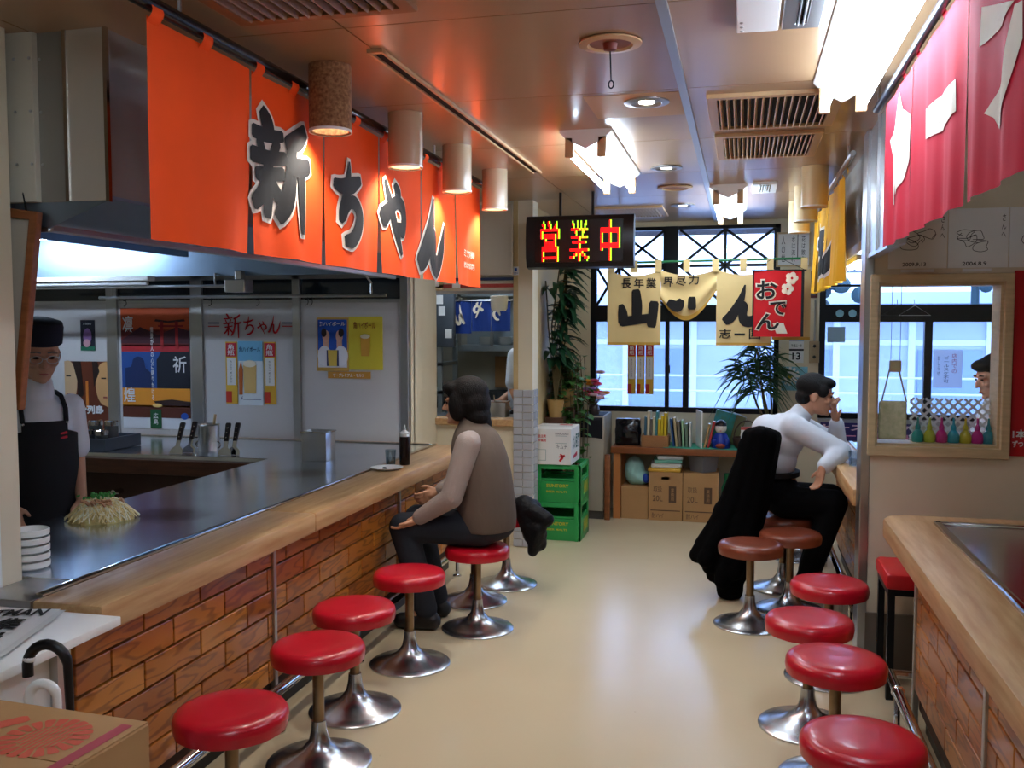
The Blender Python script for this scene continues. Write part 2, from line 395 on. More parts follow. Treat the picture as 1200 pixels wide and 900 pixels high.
# panelled wall behind the back arm of the counter: steel mullions, white panels, dark transom
PW = 6.0
wp = struct(MB().box(-6.1, -2.19, PW+.03, PW+.12, 0, H).build('wall_panelled', M['cream'], smooth=False))
mull = [-5.2, -4.48, -3.785, -3.01, -2.215]
for i, x in enumerate(mull):
    wdt = .045 if i in (1, 2) else .028
    MB().box(x-wdt, x+wdt, PW-.02, PW+.04, .6, 1.97).build('mullion', M['alu'], wp, smooth=False, bev=.003)
for i in range(4):
    MB().box(mull[i]+.03, mull[i+1]-.03, PW, PW+.03, .6, 1.765).build('panel', M['panel'], wp, smooth=False)
    MB().box(mull[i]+.03, mull[i+1]-.03, PW-.005, PW+.03, 1.765, 1.79).build('rail', M['alu'], wp, smooth=False)
    MB().box(mull[i]+.03, mull[i+1]-.03, PW+.005, PW+.03, 1.79, 1.93).build('transom_pane', mat('dark_transom_glass', (26,36,46), .08, spec=.8), wp, smooth=False)
MB().box(-6.1, -2.19, PW-.02, PW+.04, 1.93, 1.97).build('rail', M['alu'], wp, smooth=False)
# kitchen wall with serving opening, tiled column
KW = 6.6
wk = struct(MB().box(-2.6, -1.6, KW, KW+.08, 0, .88).box(-2.6, -1.6, KW, KW+.08, 1.86, H).box(-2.6, -2.42, KW, KW+.08, .88, 1.86).box(-2.26, -2.19, PW+.1, KW, 0, H).build('wall_kitchen', M['cream'], smooth=False))
MB().box(-2.42, -1.6, KW-.04, KW+.12, .88, .93).build('sill', M['woodtop'], wk, smooth=False, bev=.006)
MB().box(-2.42, -1.6, KW-.012, KW, 1.84, 1.862).build('trim_strip', M['alu'], wk, smooth=False)
MB().box(-2.2, -1.6, KW-.02, KW, 1.885, 1.91).build('trim_strip', mat('red_conduit', (170,60,52), .5), wk, smooth=False)
MB().box(-2.2, -1.6, KW-.02, KW, 1.935, 1.955).build('trim_strip', mat('blue_conduit', (38,52,86), .5), wk, smooth=False)
MB().box(-2.06, -2.0, KW-.03, KW, 1.88, 1.925).build('junction_box', M['white'], wk, smooth=False, bev=.004)
MB().obox((-1.72, KW-.06, 2.22), (.24, .02, .5)).build('screen_panel', mat('grey_beige_screen', (188,176,156), .5), wk, smooth=False)
colm = struct(MB().box(-1.6, -1.46, KW-.02, KW+.16, 0, H).build('wall_column', M['cream'], smooth=False))
MB().box(-1.6, -1.566, KW-.028, KW-.018, 1.15, H).build('corner_trim', M['tan'], colm, smooth=False)
TILE = mat('grey_white_tile', (176,178,184), .25, vary=.06)
tm = MB().box(-.0345, .0345, -.006, .006, -.0255, .0255).mesh('tile', False, .002)
for r in range(21):
    for c in range(2):
        o = link('tile', tm, TILE, None); o.location = (-1.566+c*.072, KW-.024, .03+r*.0545); par_loc = o.location.copy(); o.parent = colm
tm2 = MB().box(-.006, .006, -.0345, .0345, -.0255, .0255).mesh('tile', False, .002)
for r in range(21):
    for c in range(2):
        o = link('tile', tm2, TILE, None); o.location = (-1.457, KW+.02+c*.075, .03+r*.0545); o.parent = colm
bn = thing('operating_notice', 'small white notice card with blue mark on the tan corner trim', 'notice', (-1.585, KW-.03, 2.0))
MB().box(-1.6, -1.56, KW-.031, KW-.029, 1.97, 2.03).build('card', M['paper'], bn, smooth=False)
text('営業中', flat((40,70,120)), bn, (-1.595, 1.975, -1.565, 1.99), lambda a, b: Vector((a, KW-.032, b)))
MB().box(-1.59, -1.572, KW-.032, KW-.0312, 1.998, 2.02).build('print_mark', flat((40,90,170)), bn, smooth=False)
# kitchen shell
struct(MB().box(-6.1, -1.58, 9.3, 9.4, 0, H).build('wall_kitchen_back', mat('pale_kitchen_wall', (196,196,186), .5), smooth=False))
struct(MB().box(-1.58, -1.52, KW+.16, 8.2, 0, H).build('wall_plant_side', M['tan'], smooth=False))
struct(MB().box(-1.58, -1.52, 8.2, 9.4, 0, H).build('wall_kitchen_side', M['tan'], smooth=False))

# back wall with two window groups
BW = 8.2
wb = MB()
wb.box(-1.52, -1.3, BW, BW+.14, 0, H).box(-1.3, .3, BW, BW+.14, 0, .86).box(.3, .62, BW, BW+.14, 0, H).box(.62, 3.5, BW, BW+.14, 0, .84).box(3.3, 3.5, BW, BW+.14, 0, H).box(-1.3, 3.5, BW-.01, BW+.14, 2.46, H)
wbk = struct(wb.build('wall_back', M['cream'], smooth=False))
def window(name, x0, x1, zs, mulls, lattice):
    z0, zt, z1 = zs
    fr = MB().box(x0, x1, BW+.01, BW+.09, z0, z0+.045).box(x0, x1, BW+.01, BW+.09, z1-.03, z1).box(x0, x0+.05, BW+.01, BW+.09, z0, z1).box(x1-.04, x1, BW+.01, BW+.09, z0, z1).box(x0, x1, BW, BW+.1, zt, zt+.14)
    w_ = struct(fr.build(name, M['blackmetal'], smooth=False))
    for x, wd in mulls:
        MB().box(x-wd/2, x+wd/2, BW+.015, BW+.08, z0, zt).build('mullion', M['blackmetal'], w_, smooth=False)
    xs = [x0] + [m_[0] for m_ in mulls] + [x1]
    for a, b in zip(xs[:-1], xs[1:]):
        MB().box(a+.01, b-.01, BW+.05, BW+.056, z0+.03, zt).build('pane', GLASS, w_, smooth=False)
    if lattice:
        ls, big = lattice
        for x in big: MB().box(x-.055, x+.055, BW, BW+.1, zt+.1, z1).build('mullion', M['blackmetal'], w_, smooth=False)
        zm = (zt+.14+z1)/2
        MB().box(x0, x1, BW+.02, BW+.06, zm-.012, zm+.012).build('bar', M['blackmetal'], w_, smooth=False)
        for a, b in ls:
            for c, d in ((zt+.14, zm), (zm, z1-.03)):
                for p, q in (((a, c), (b, d)), ((a, d), (b, c))):
                    L = math.hypot(q[0]-p[0], q[1]-p[1]); an = math.atan2(q[1]-p[1], q[0]-p[0])
                    MB().obox(((p[0]+q[0])/2, BW+.04, (p[1]+q[1])/2), (L, .025, .022), (0, -an, 0)).build('diagonal_bar', M['blackmetal'], w_, smooth=False)
            MB().box(b-.012, b+.012, BW+.02, BW+.06, zt+.1, z1).build('bar', M['blackmetal'], w_, smooth=False)
    MB().box(x0, x1, BW+.05, BW+.056, zt+.1, z1).build('pane', GLASS, w_, smooth=False)
    return w_
w1 = window('window_1', -1.3, .3, (.86, 1.645, 2.46), [(-.63, .035), (-.47, .05)], ([(-1.25, -1.05), (-1.05, -.66), (-.53, -.15), (-.15, .26)], [-.6]))
w2 = window('window_2', .62, 3.3, (.84, 1.64, 2.30), [(1.47, .06), (2.35, .05)], None)
MB().box(.62, 3.3, BW+.02, BW+.08, 1.93, 1.95).build('bar', M['blackmetal'], w2, smooth=False)
MB().box(.62, 3.3, BW-.05, BW+.02, .80, .84).build('window_sill', M['alu'], w2, smooth=False)
MB().box(.62, 3.3, BW-.03, BW+.14, 2.30, H).build('window_head', mat('blue_grey_board', (96,120,150), .5), w2, smooth=False)
for x in (.78, .88): MB().lathe([(0,0),(.032,0),(.032,.002),(0,.002)], (0,0,0), 16).build('sticker', flat((150,205,226)), w2).matrix_local = Matrix.Translation((x, BW-.002, 1.71)) @ Matrix.Rotation(PI/2, 4, 'X')
MB().box(.69, .83, BW+.046, BW+.05, 1.47, 1.6).build('sticker', mat('pale_window_sticker', (170,205,235), .5), w2, smooth=False)
for x in (-.615, 1.45): MB().box(x-.012, x+.012, BW-.005, BW+.03, 1.2, 1.27).build('window_latch', M['black'], w2 if x > 0 else w1, smooth=False)

# partition wall with the show window
FW = 4.62
xw0, xw1, zw0, zw1 = .605, 1.135, 1.05, 1.8
wf = MB().box(.57, xw0, FW, FW+.14, 0, H).box(xw0, xw1, FW, FW+.14, 0, zw0).box(xw0, xw1, FW, FW+.14, zw1, H).box(xw1, 3.5, FW, FW+.14, 0, H)
wpart = struct(wf.build('wall_partition', M['cream'], smooth=False))
MB().box(.545, .585, FW-.012, FW+.15, 0, H).build('steel_corner', M['steel'], wpart, smooth=False, bev=.004)
MB().box(.58, 3.4, FW-.015, FW, 0, .26).build('kick_panel', mat('brown_grey_laminate', (120,108,92), .5), wpart, smooth=False)
o_ = [(xw0-.035,zw0-.045),(xw1+.037,zw0-.045),(xw1+.037,zw1+.04),(xw0-.035,zw1+.04)]; i_ = [(xw0,zw0),(xw1,zw0),(xw1,zw1),(xw0,zw1)]
win3 = struct(MB().ring(o_, i_, (0, FW, 0), (1,0,0), (0,0,1), .03).build('window_3', M['woodlight'], smooth=False, bev=.004))
MB().ring(i_, [(xw0+.012,zw0+.012),(xw1-.012,zw0+.012),(xw1-.012,zw1-.012),(xw0+.012,zw1-.012)], (0, FW+.15, 0), (1,0,0), (0,0,1), .15).build('jamb', M['woodlight'], win3, smooth=False)
MB().box(xw0, xw1, FW+.012, FW+.016, zw0, zw1).build('pane', GLASSC, win3, smooth=False)

# ------------------------------------------------------------------ outdoors beyond the windows
bl = thing('facade_building', 'pale grey building with white posts and rails seen through the windows', 'building', (1, 13, -3))
FB = mat('pale_facade', (196,204,222), .7, noise=.05); FWT = mat('facade_white', (236,238,246), .6); FG = mat('facade_glass', (150,168,196), .2)
MB().box(-9, 16, 13, 16, -3, 1.78).build('facade_wall', FB, bl, smooth=False)
MB().box(-9, 16, 12.6, 16.4, 1.78, 1.86).build('roof_edge', FWT, bl, smooth=False)
MB().box(-9, 16, 12.98, 13.0, 1.36, 1.43).build('band', FWT, bl, smooth=False)
for i in range(26):
    x = -8+i*.92
    MB().box(x-.04, x+.04, 12.95, 13.0, -2, 1.78).build('post', FWT, bl, smooth=False)
    if i % 2: MB().box(x+.08, x+.84, 12.97, 13.01, .2, 1.3).build('facade_window', FG, bl, smooth=False)
for z in (.75, .95): MB().tube([(-9, 12.7, z), (16, 12.7, z)], .015, 6).build('railing', FWT, bl)
MB().box(-9, 16, 12.5, 13, .1, .2).build('ledge', FWT, bl, smooth=False)
rf = thing('far_roof', 'white shed roof standing behind the grey facade', 'building', (2, 22, -3))
MB().box(-6, 18, 22, 28, -3, 2.1).build('wall', FB, rf, smooth=False); MB().prism([(-6,2.1),(18,2.1),(18,2.35),(-6,2.35)], (0,21.7,0), (1,0,0), (0,0,1), -.5).build('roof', FWT, rf, smooth=False)
LEAFD = mat('dark_foliage', (52,78,82), .7)
for k, (x, zt_, r_) in enumerate(((4.4, 3.2, .5), (8, 2.7, .9), (1.5, 2.75, .6), (6.3, 2.6, .5))):
    t = thing('far_tree', 'dark tree rising over the white shed roof', 'tree', (x, 20, -3), 'trees over the shed roof')
    MB().tube([(x,20,-3),(x,20,zt_-.3)], .08, 6).build('trunk', LEAFD, t)
    c = MB()
    for q in range(22): c.ell((x+random.gauss(0, r_*.45), 20+random.gauss(0, .2), zt_-.2-abs(random.gauss(0, .35))), (r_*.28,)*3, (0,0,0), 7, 5)
    c.build('crown', LEAFD, t)
struct(MB().box(-30, 40, 8.4, 60, -3.1, -3).build('ground', mat('asphalt', (150,150,152), .8), smooth=False))

# ------------------------------------------------------------------ ceiling lamps and vents
TUBE = mat('lit_fluorescent_tube', (214,234,255), .5, emit=TUBE_E)
def fluor(x0, x1, y0, y1, label, name='fluorescent_light'):
    t = thing(name, label, 'ceiling light', ((x0+x1)/2, y0, H), 'fluorescent ceiling lights')
    xm = (x0+x1)/2; a = (x1-x0)/2
    pr = [(-a, 0), (-a, -.012), (-a*.55, -.055), (0, -.085), (a*.55, -.055), (a, -.012), (a, 0)]
    MB().prism(pr, (xm, y1, H), (1,0,0), (0,0,1), y1-y0).build('housing', M['white'], t, smooth=False)
    for s in (-1, 1):
        xx = xm+s*a*.62
        for y in (y0+.012, y1-.012): MB().box(xx-.02, xx+.02, y-.012, y+.012, H-.125, H-.03).build('lamp_holder', M['ceilframe'], t, smooth=False, bev=.006)
        MB().tube([(xx, y0+.02, H-.1), (xx, y1-.02, H-.1)], .016, 12).build('tube', TUBE, t)
fluor(-.83, -.59, 4.3, 5.55, 'twin-tube fluorescent light beside the round downlights')
fluor(-.22, .02, 6.15, 7.4, 'twin-tube fluorescent light above the cream curtain aisle')
fluor(.24, .445, 2.4, 3.66, 'twin-tube fluorescent light beside the red curtain rod')
# two unseen lamps added for brightness, carrying the ceiling rows on behind the camera
fluor(-.83, -.59, .4, 1.65, 'added unseen twin-tube fluorescent light over the shop entrance', 'added_lamp_entrance_offscreen')
fluor(.24, .445, -1.5, -.24, 'added unseen twin-tube fluorescent light far back over the shop entrance', 'added_lamp_rear_offscreen')
BULB = mat('lit_reflector_bulb', (255,244,226), .5, emit=12)
def spot(loc, wts, col, ang=100, r=.04, parent=None):
    l = bpy.data.lights.new('lamp_glow', 'SPOT'); l.energy = wts; l.color = col; l.spot_size = math.radians(ang); l.spot_blend = .6; l.shadow_soft_size = r
    o = bpy.data.objects.new('lamp_glow', l); COL.objects.link(o); o.location = loc
    if parent: par(o, parent)
def cyl_lamp(x, y, label, m, grp, on=True, r=.073, h=.225):
    t = thing('cylinder_light', label, 'ceiling light', (x, y, H), grp)
    MB().lathe([(r, 0), (r, -h), (r-.008, -h), (r-.012, -h+.004), (r-.014, -.06), (.001, -.06)], (x, y, H), 32).build('shade', m, t, ang=50)
    MB().lathe([(r-.003, -h-.003), (r+.001, -h-.003), (r+.001, -h+.006), (r-.006, -h+.006)], (x, y, H), 32, None, False).build('rim', M['white'], t)
    MB().lathe([(.001, -h+.05), (r-.016, -h+.05), (r-.016, -h+.06), (.001, -h+.06)], (x, y, H), 24).build('bulb', BULB if on else M['white'], t)
    if on: spot((x, y, H-h+.03), SPOT_W, (1, .94, .84), 120, .04, t)
CORK = mat('speckled_cork_shade', (168,128,86), .8, noise=.6, nscale=90, col2=(110,72,44)); CYL = mat('beige_glossy_shade', (196,172,138), .25, coat=.3)
for i, y in enumerate((3.06, 3.81, 4.55, 5.29)):
    cyl_lamp(-1.398, y, ('speckled brown cylinder ceiling light in front of the orange curtain', 'glossy beige cylinder light next to the speckled brown one', 'glossy beige cylinder light second after the speckled brown one', 'glossy beige cylinder light at the end of the orange curtain')[i], CORK if i == 0 else CYL, 'cylinder lights before the orange curtain')
CYL2 = mat('cream_shade', (222,196,144), .4)
for i, y in enumerate((5.6, 6.35, 7.1)):
    cyl_lamp(.385, y, ('cream cylinder light before the yellow curtain, closest to the partition', 'cream cylinder light between two others before the yellow curtain', 'cream cylinder light before the yellow curtain, closest to the window')[i], CYL2, 'cylinder lights before the yellow curtain', False)
def downlight(x, y, label, on, r=.075, cord=False):
    t = thing('recessed_downlight', label, 'ceiling light', (x, y, H), None)
    MB().lathe([(r, -.002), (r+.028, -.003), (r+.028, -.008), (r, -.012), (r-.006, -.006), (r*.6, -.001)], (x, y, H), 32).build('rim', M['ceilframe'] if not on else M['alu'], t)
    if on:
        MB().lathe([(.001, -.0035), (r*.92, -.0035), (r*.92, -.001), (.001, -.001)], (x, y, H), 24).build('reflector', M['steel'], t)
        MB().lathe([(.001, -.007), (r*.5, -.007), (r*.5, -.004), (.001, -.004)], (x, y, H), 20).build('bulb', BULB, t)
        spot((x, y, H-.03), 5, (.95, .98, 1), 130, .05, t)
    else:
        MB().lathe([(.001, -.004), (r, -.006), (r, -.002), (.001, -.002)], (x, y, H), 24).build('reflector', mat('copper_brown_reflector', (150,92,58), .4), t)
    if cord:
        MB().lathe([(.001,-.03),(.02,-.025),(.024,-.005),(.001,-.004)], (x, y, H), 16).build('socket', mat('red_brown_socket', (120,50,36), .5), t)
        MB().tube([(x,y,H-.02),(x+.004,y,H-.12)], .0025, 6).build('cord', M['dark'], t)
        MB().tube([(x+.004+.008*math.sin(a*PI/6), y, H-.132+.012*math.cos(a*PI/6)) for a in range(13)], .0025, 6).build('cord_loop', M['dark'], t)
downlight(-.42, 3.02, 'round unlit ceiling fitting with a dangling pull cord', False, .072, True)
downlight(-.385, 3.83, 'round lit downlight in the taped ceiling patch', True, .062)
downlight(-.43, 5.42, 'round lit downlight behind the taped ceiling patch', True, .06)
downlight(-.435, 6.2, 'round dark speaker-like ceiling fitting', False, .085)
downlight(-.44, 7.1, 'round lit downlight near the lattice window', True, .06)
tp = tag(MB().box(-.62, -.25, 3.7, 4.1, H-.002, H+.001).build('ceiling_patch', mat('taped_patch', (210,176,130), .5), smooth=False), 'square taped patch around the lit downlight', 'patch')
def vent(x0, x1, y0, y1, label, n, along='y', fm=None):
    t = thing('ceiling_vent', label, 'vent', ((x0+x1)/2, (y0+y1)/2, H))
    o = [(x0,y0),(x1,y0),(x1,y1),(x0,y1)]; k = .04; i = [(x0+k,y0+k),(x1-k,y0+k),(x1-k,y1-k),(x0+k,y1-k)]
    MB().ring(o, i, (0,0,H-.016), (1,0,0), (0,1,0), .018).build('frame', fm or M['ceilframe'], t, smooth=False, bev=.003)
    MB().box(x0+k, x1-k, y0+k, y1-k, H-.004, H+.002).build('backing', M['dark'], t, smooth=False)  # black sheet paints the shade of the void behind the slats
    for q in range(n):
        if along == 'y':
            x = x0+k+(x1-x0-2*k)*(q+.5)/n; MB().obox((x, (y0+y1)/2, H-.012), (.004, y1-y0-2*k, .02), (0, .5, 0)).build('slat', fm or M['ceilframe'], t, smooth=False)
        else:
            y = y0+k+(y1-y0-2*k)*(q+.5)/n; MB().obox(((x0+x1)/2, y, H-.012), (x1-x0-2*k, .004, .02), (.5, 0, 0)).build('slat', fm or M['ceilframe'], t, smooth=False)
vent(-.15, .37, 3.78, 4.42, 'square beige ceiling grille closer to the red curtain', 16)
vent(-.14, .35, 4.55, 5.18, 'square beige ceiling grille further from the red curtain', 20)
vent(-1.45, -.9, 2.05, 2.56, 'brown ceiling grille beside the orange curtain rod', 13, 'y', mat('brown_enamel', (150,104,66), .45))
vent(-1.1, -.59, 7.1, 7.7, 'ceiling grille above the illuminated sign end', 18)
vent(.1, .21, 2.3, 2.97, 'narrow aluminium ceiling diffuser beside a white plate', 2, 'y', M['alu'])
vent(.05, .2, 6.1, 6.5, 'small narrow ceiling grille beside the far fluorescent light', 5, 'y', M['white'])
wpl = thing('ceiling_plate', 'white metal access plate with screws on the ceiling', 'plate', (0,2.6,H))
MB().box(-.03, .09, 2.2, 2.96, H-.02, H).build('plate', M['white'], wpl, smooth=False, bev=.003)
for y in (2.86, 2.9, 2.94): MB().ell((-.015, y, H-.021), (.006,.006,.003), (0,0,0), 8, 5).build('screw', M['alu'], wpl)
# ------------------------------------------------------------------ griddle counters
def griddle_mat():
    m = mat('griddle_steel', (226,233,242), .2, 1, noise=.15, nscale=3); nt = m.node_tree; b = nt.nodes['Principled BSDF']
    tc = nt.nodes.new('ShaderNodeTexCoord'); src = b.inputs['Base Color'].links[0].from_socket
    n = nt.nodes.new('ShaderNodeTexNoise'); n.inputs['Scale'].default_value = 9; nt.links.new(tc.outputs['Object'], n.inputs['Vector'])
    for (x, y, r, c) in ((-2.42, 2.83, .26, (30,26,24)), (-2.33, 3.44, .2, (70,40,30)), (-2.3, 4.6, .2, (150,130,116)), (1.2, 3.3, .3, (70,66,66))):
        d = nt.nodes.new('ShaderNodeVectorMath'); d.operation = 'DISTANCE'; d.inputs[1].default_value = (x, y, .815); nt.links.new(tc.outputs['Object'], d.inputs[0])
        a = nt.nodes.new('ShaderNodeMath'); a.operation = 'MULTIPLY_ADD'; a.inputs[1].default_value = .12; nt.links.new(n.outputs['Fac'], a.inputs[0]); nt.links.new(d.outputs['Value'], a.inputs[2])
        mr = nt.nodes.new('ShaderNodeMapRange'); mr.interpolation_type = 'SMOOTHSTEP'; mr.inputs[1].default_value = r+.1; mr.inputs[2].default_value = r*.5; mr.inputs[4].default_value = .8; nt.links.new(a.outputs[0], mr.inputs[0])
        mx = nt.nodes.new('ShaderNodeMix'); mx.data_type = 'RGBA'; mx.inputs[7].default_value = srgb(*c); nt.links.new(mr.outputs[0], mx.inputs[0]); nt.links.new(src, mx.inputs[6]); src = mx.outputs[2]
    nt.links.new(src, b.inputs['Base Color']); return m
GRID = griddle_mat()
CZ = .815
bw_, bh_ = .32, .095
def bricks(parent, x, y0, y1, z1, rows, face, gaps=()):
    full = MB().box(-.012, .012, -bw_/2+.004, bw_/2-.004, -bh_/2+.004, bh_/2-.004).mesh('brick', False, .003)
    for r in range(rows):
        z = z1-bh_*(r+.5); y = y0 - (bw_/2 if r % 2 else 0)
        while y < y1-.01:
            a, b = max(y, y0), min(y+bw_, y1); y += bw_
            cuts = [a] + [g for g in gaps if a+.02 < g < b-.02] + [b]
            for c, d in zip(cuts[:-1], cuts[1:]):
                if d-c < .03: continue
                if abs(d-c-bw_) < 1e-4: me = full
                else: me = MB().box(-.012, .012, -(d-c)/2+.004, (d-c)/2-.004, -bh_/2+.004, bh_/2-.004).mesh('brick', False, .003)
                o = link('brick', me, BRICK); o.location = (x, (c+d)/2, z); o.parent = parent
# long counter under the orange curtain
ct = thing('griddle_counter', 'long griddle counter with wooden rim and brick-like wood tiles under orange curtain', 'counter')
def slab(pts, z0, z1, name, m, parent, bev=.012):
    return MB().prism(pts, (0,0,z0), (1,0,0), (0,1,0), z1-z0).build(name, m, parent, smooth=True, bev=bev)
slab([(-1.975,2.25),(-1.74,2.25),(-1.74,3.62),(-1.975,3.62)], CZ-.085, CZ, 'wood_rim', M['woodtop'], ct)
slab([(-1.975,3.623),(-1.74,3.623),(-1.74,5.90),(-1.79,5.95),(-1.975,5.95)], CZ-.085, CZ, 'wood_rim', M['woodtop'], ct)
slab([(-5.2,5.93),(-1.977,5.93),(-1.977,5.975),(-5.2,5.975)], CZ-.085, CZ+.004, 'wood_rim', M['woodtop'], ct, .006)
slab([(-2.17,2.25),(-1.978,2.25),(-1.978,2.468),(-2.17,2.468)], CZ-.06, CZ-.003, 'plate', M['steel'], ct, .002)
gp = MB().prism([(-2.74,2.47),(-2.0,2.47),(-2.0,5.92),(-5.2,5.92),(-5.2,5.06),(-2.74,5.06)], (0,0,CZ-.05), (1,0,0), (0,1,0), .049)
gp.build('griddle_plate', GRID, ct, smooth=False, bev=.003)
MB().box(-2.004, -1.978, 2.3, 5.945, CZ-.03, CZ+.006).build('steel_trim', M['chrome'], ct, bev=.003)
MB().box(-5.2, -2.0, 5.915, 5.932, CZ-.03, CZ+.006).build('steel_trim', M['chrome'], ct, bev=.003)
MB().box(-5.2, -2.75, 5.02, 5.06, CZ-.12, CZ-.03).build('inner_apron', M['wooddark'], ct, smooth=False, bev=.004)
MB().box(-2.78, -2.74, 2.5, 5.06, CZ-.12, CZ-.03).build('inner_apron', M['wooddark'], ct, smooth=False, bev=.004)
MB().box(-2.17, -1.856, 2.28, 5.9, .1, CZ-.05).box(-2.7, -2.17, 2.46, 5.9, .1, CZ-.05).box(-5.2, -2.6, 5.1, 5.9, .1, CZ-.05).build('body', M['grout'], ct, smooth=False)
MB().box(-2.16, -1.875, 2.3, 5.88, 0, .1).build('kick', M['blackmetal'], ct, smooth=False)
bricks(ct, -1.85, 2.25+.005, 5.9, CZ-.09, 6, 1, (3.42, 4.86))
for y in (3.42, 4.86): MB().box(-1.85, -1.826, y-.011, y+.011, .1, CZ-.085).build('joint_strip', M['alu'], ct, smooth=False, bev=.003)
MB().box(-1.85, -1.83, 2.25, 5.9, CZ-.1, CZ-.08).build('batten', M['wooddark'], ct, smooth=False)
for x in (-4.2, -3.75, -3.35, -3.1): 
    MB().tube([(x,5.06,.58),(x,4.98,.58)], .018, 8).tube([(x-.04,4.985,.58),(x+.04,4.985,.58)], .008, 6).build('gas_valve', M['chrome'], ct)
MB().tube([(-5.1,4.97,.5),(-2.8,4.97,.5)], .018, 10).build('gas_pipe', M['steel'], ct)
# foot rail along it
fr = thing('foot_rail', 'chrome foot rail on short posts along the long counter', 'foot rail', (-1.76, 4, 0))
MB().tube([(-1.76,2.2,.165),(-1.76,5.85,.165)], .021, 14).build('rail', M['chrome'], fr)
for y in (2.55, 3.3, 4.1, 5.08, 5.7):
    ps = MB().tube([(-1.76,y,0),(-1.76,y,.165)], .011, 8).build('post', M['chrome'], fr)
    MB().lathe([(.028,0),(.028,.006),(.012,.014)], (-1.76,y,0), 14).build('flange', M['chrome'], ps)
# near right counter
c2 = thing('griddle_counter', 'griddle counter with wood tiles under the red curtain', 'counter')
slab([(.575,1.2),(.76,1.2),(.76,4.03),(3.0,4.03),(3.0,4.17),(.66,4.17),(.60,4.14),(.575,4.08)], CZ-.085, CZ, 'wood_rim', M['woodtop'], c2)
MB().box(.757, .785, 1.2, 4.03, CZ-.03, CZ+.006).build('steel_trim', M['chrome'], c2, bev=.003)
MB().box(.76, 3.0, 4.005, 4.032, CZ-.03, CZ+.006).build('steel_trim', M['chrome'], c2, bev=.003)
MB().box(.785, 1.5, 1.2, 4.006, CZ-.05, CZ-.002).build('griddle_plate', GRID, c2, smooth=False)
MB().box(.705, 1.55, 1.2, 3.93, .08, CZ-.05).build('body', M['grout'], c2, smooth=False)
MB().box(.725, 1.5, 1.2, 3.9, 0, .08).build('kick', M['blackmetal'], c2, smooth=False)
bricks(c2, .698, 1.28, 3.93, CZ-.09, 6, -1, (2.83,))
for y in (2.83, 3.925): MB().box(.676, .70, y-.012, y+.012, .0, CZ-.085).build('joint_strip', M['alu'], c2, smooth=False, bev=.003)
# second right counter behind the partition
c3 = thing('griddle_counter', 'wood-rimmed griddle counter the man in white shirt leans on', 'counter')
slab([(.53,4.78),(.72,4.78),(.72,6.75),(.53,6.75)], CZ-.085, CZ, 'wood_rim', M['woodtop'], c3)
MB().box(.718, .74, 4.78, 6.75, CZ-.03, CZ+.006).build('steel_trim', M['chrome'], c3)
MB().box(.74, 1.3, 4.78, 6.75, CZ-.05, CZ-.002).build('griddle_plate', GRID, c3, smooth=False)
MB().box(.655, 1.3, 4.8, 6.7, .1, CZ-.05).build('body', M['grout'], c3, smooth=False)
MB().box(.68, 1.3, 4.8, 6.7, 0, .1).build('kick', M['blackmetal'], c3, smooth=False)
bricks(c3, .648, 4.8, 6.7, CZ-.09, 6, -1)
for lab, x, y0, y1 in (('chrome foot rail beside the red stools at the partition', .60, 1.6, 3.98), ('chrome foot rail beside the brown stools', .56, 4.85, 6.7)):
    f2 = thing('foot_rail', lab, 'foot rail', (x, y0, 0))
    MB().tube([(x,y0,.2),(x,y1,.2)], .02, 12).build('rail', M['chrome'], f2)
    MB().tube([(x,y1,.2),(x+.09,y1,.2)], .016, 10).build('bracket', M['chrome'], f2)
    for k in range(3):
        y = y0+.2+(y1-y0-.4)*(0,.3,1)[k]; MB().tube([(x,y,0),(x,y,.2)], .012, 8).build('post', M['chrome'], f2)
        MB().ell((x,y,.2), (.026,.026,.026), (0,0,0), 12, 8).build('joint', M['chrome'], f2)

# ------------------------------------------------------------------ stools
def stool(vinyl, label, group, loc, rz=0, pleat=True):
    x, y, z = loc; t = thing('counter_stool', label, 'stool', (x, y, 0), group)
    r = .172; top = z
    def wob(i, j): return 1 + (.006*((j*7919) % 5 - 2)/2 if (pleat and i in (0,1,2)) else 0)
    seat = MB().lathe([(r*.86, -.062), (r*.975, -.058), (r, -.03), (r*.985, -.014), (r*.93, -.002), (r*.8, .004), (r*.5, .006), (.001, .004)], (x, y, top-.004), 72, wob).build('seat', vinyl, t, ang=60)
    MB().lathe([(.022, top-.064), (.11, top-.066), (.11, top-.072), (.03, top-.085)], (x, y, 0), 24).build('seat_plate', M['black'], seat)
    MB().lathe([(.021, .10), (.021, top-.06)], (x, y, 0), 20).build('pole', M['pole'], t)
    MB().lathe([(.192,0),(.192,.006),(.186,.011),(.15,.02),(.1,.036),(.06,.058),(.036,.09),(.028,.13),(.026,.16),(.023,.16)], (x, y, 0), 48).build('base', M['polish'], t)
    return t
LS = 'red vinyl counter stool with pleated rim along the long counter'
s0 = stool(M['red'], 'red pleated-rim stool closest to the cardboard carton', 'red stools along the long counter', (-1.49, 2.5, .45))
for x, y, rz, lab in ((-1.49,3.1,.4,'red pleated-rim stool second from the cardboard carton'), (-1.55,3.57,1.3,'red pleated-rim stool third from the cardboard carton'), (-1.515,4.14,2.2,'red pleated-rim stool beside the seated woman, toward the cardboard carton')):
    dup(s0, (x,y,0), rz, lab)
dup(s0, (-1.345,4.72,0), .7, 'red vinyl stool under the seated woman')
dup(s0, (-1.5,5.2,0), .2, 'red vinyl stool beyond the seated woman, closer to her')
dup(s0, (-1.405,5.59,0), 1.1, 'red vinyl stool holding the black jacket')
RS = 'glossy red vinyl stool along the counter under red curtain'
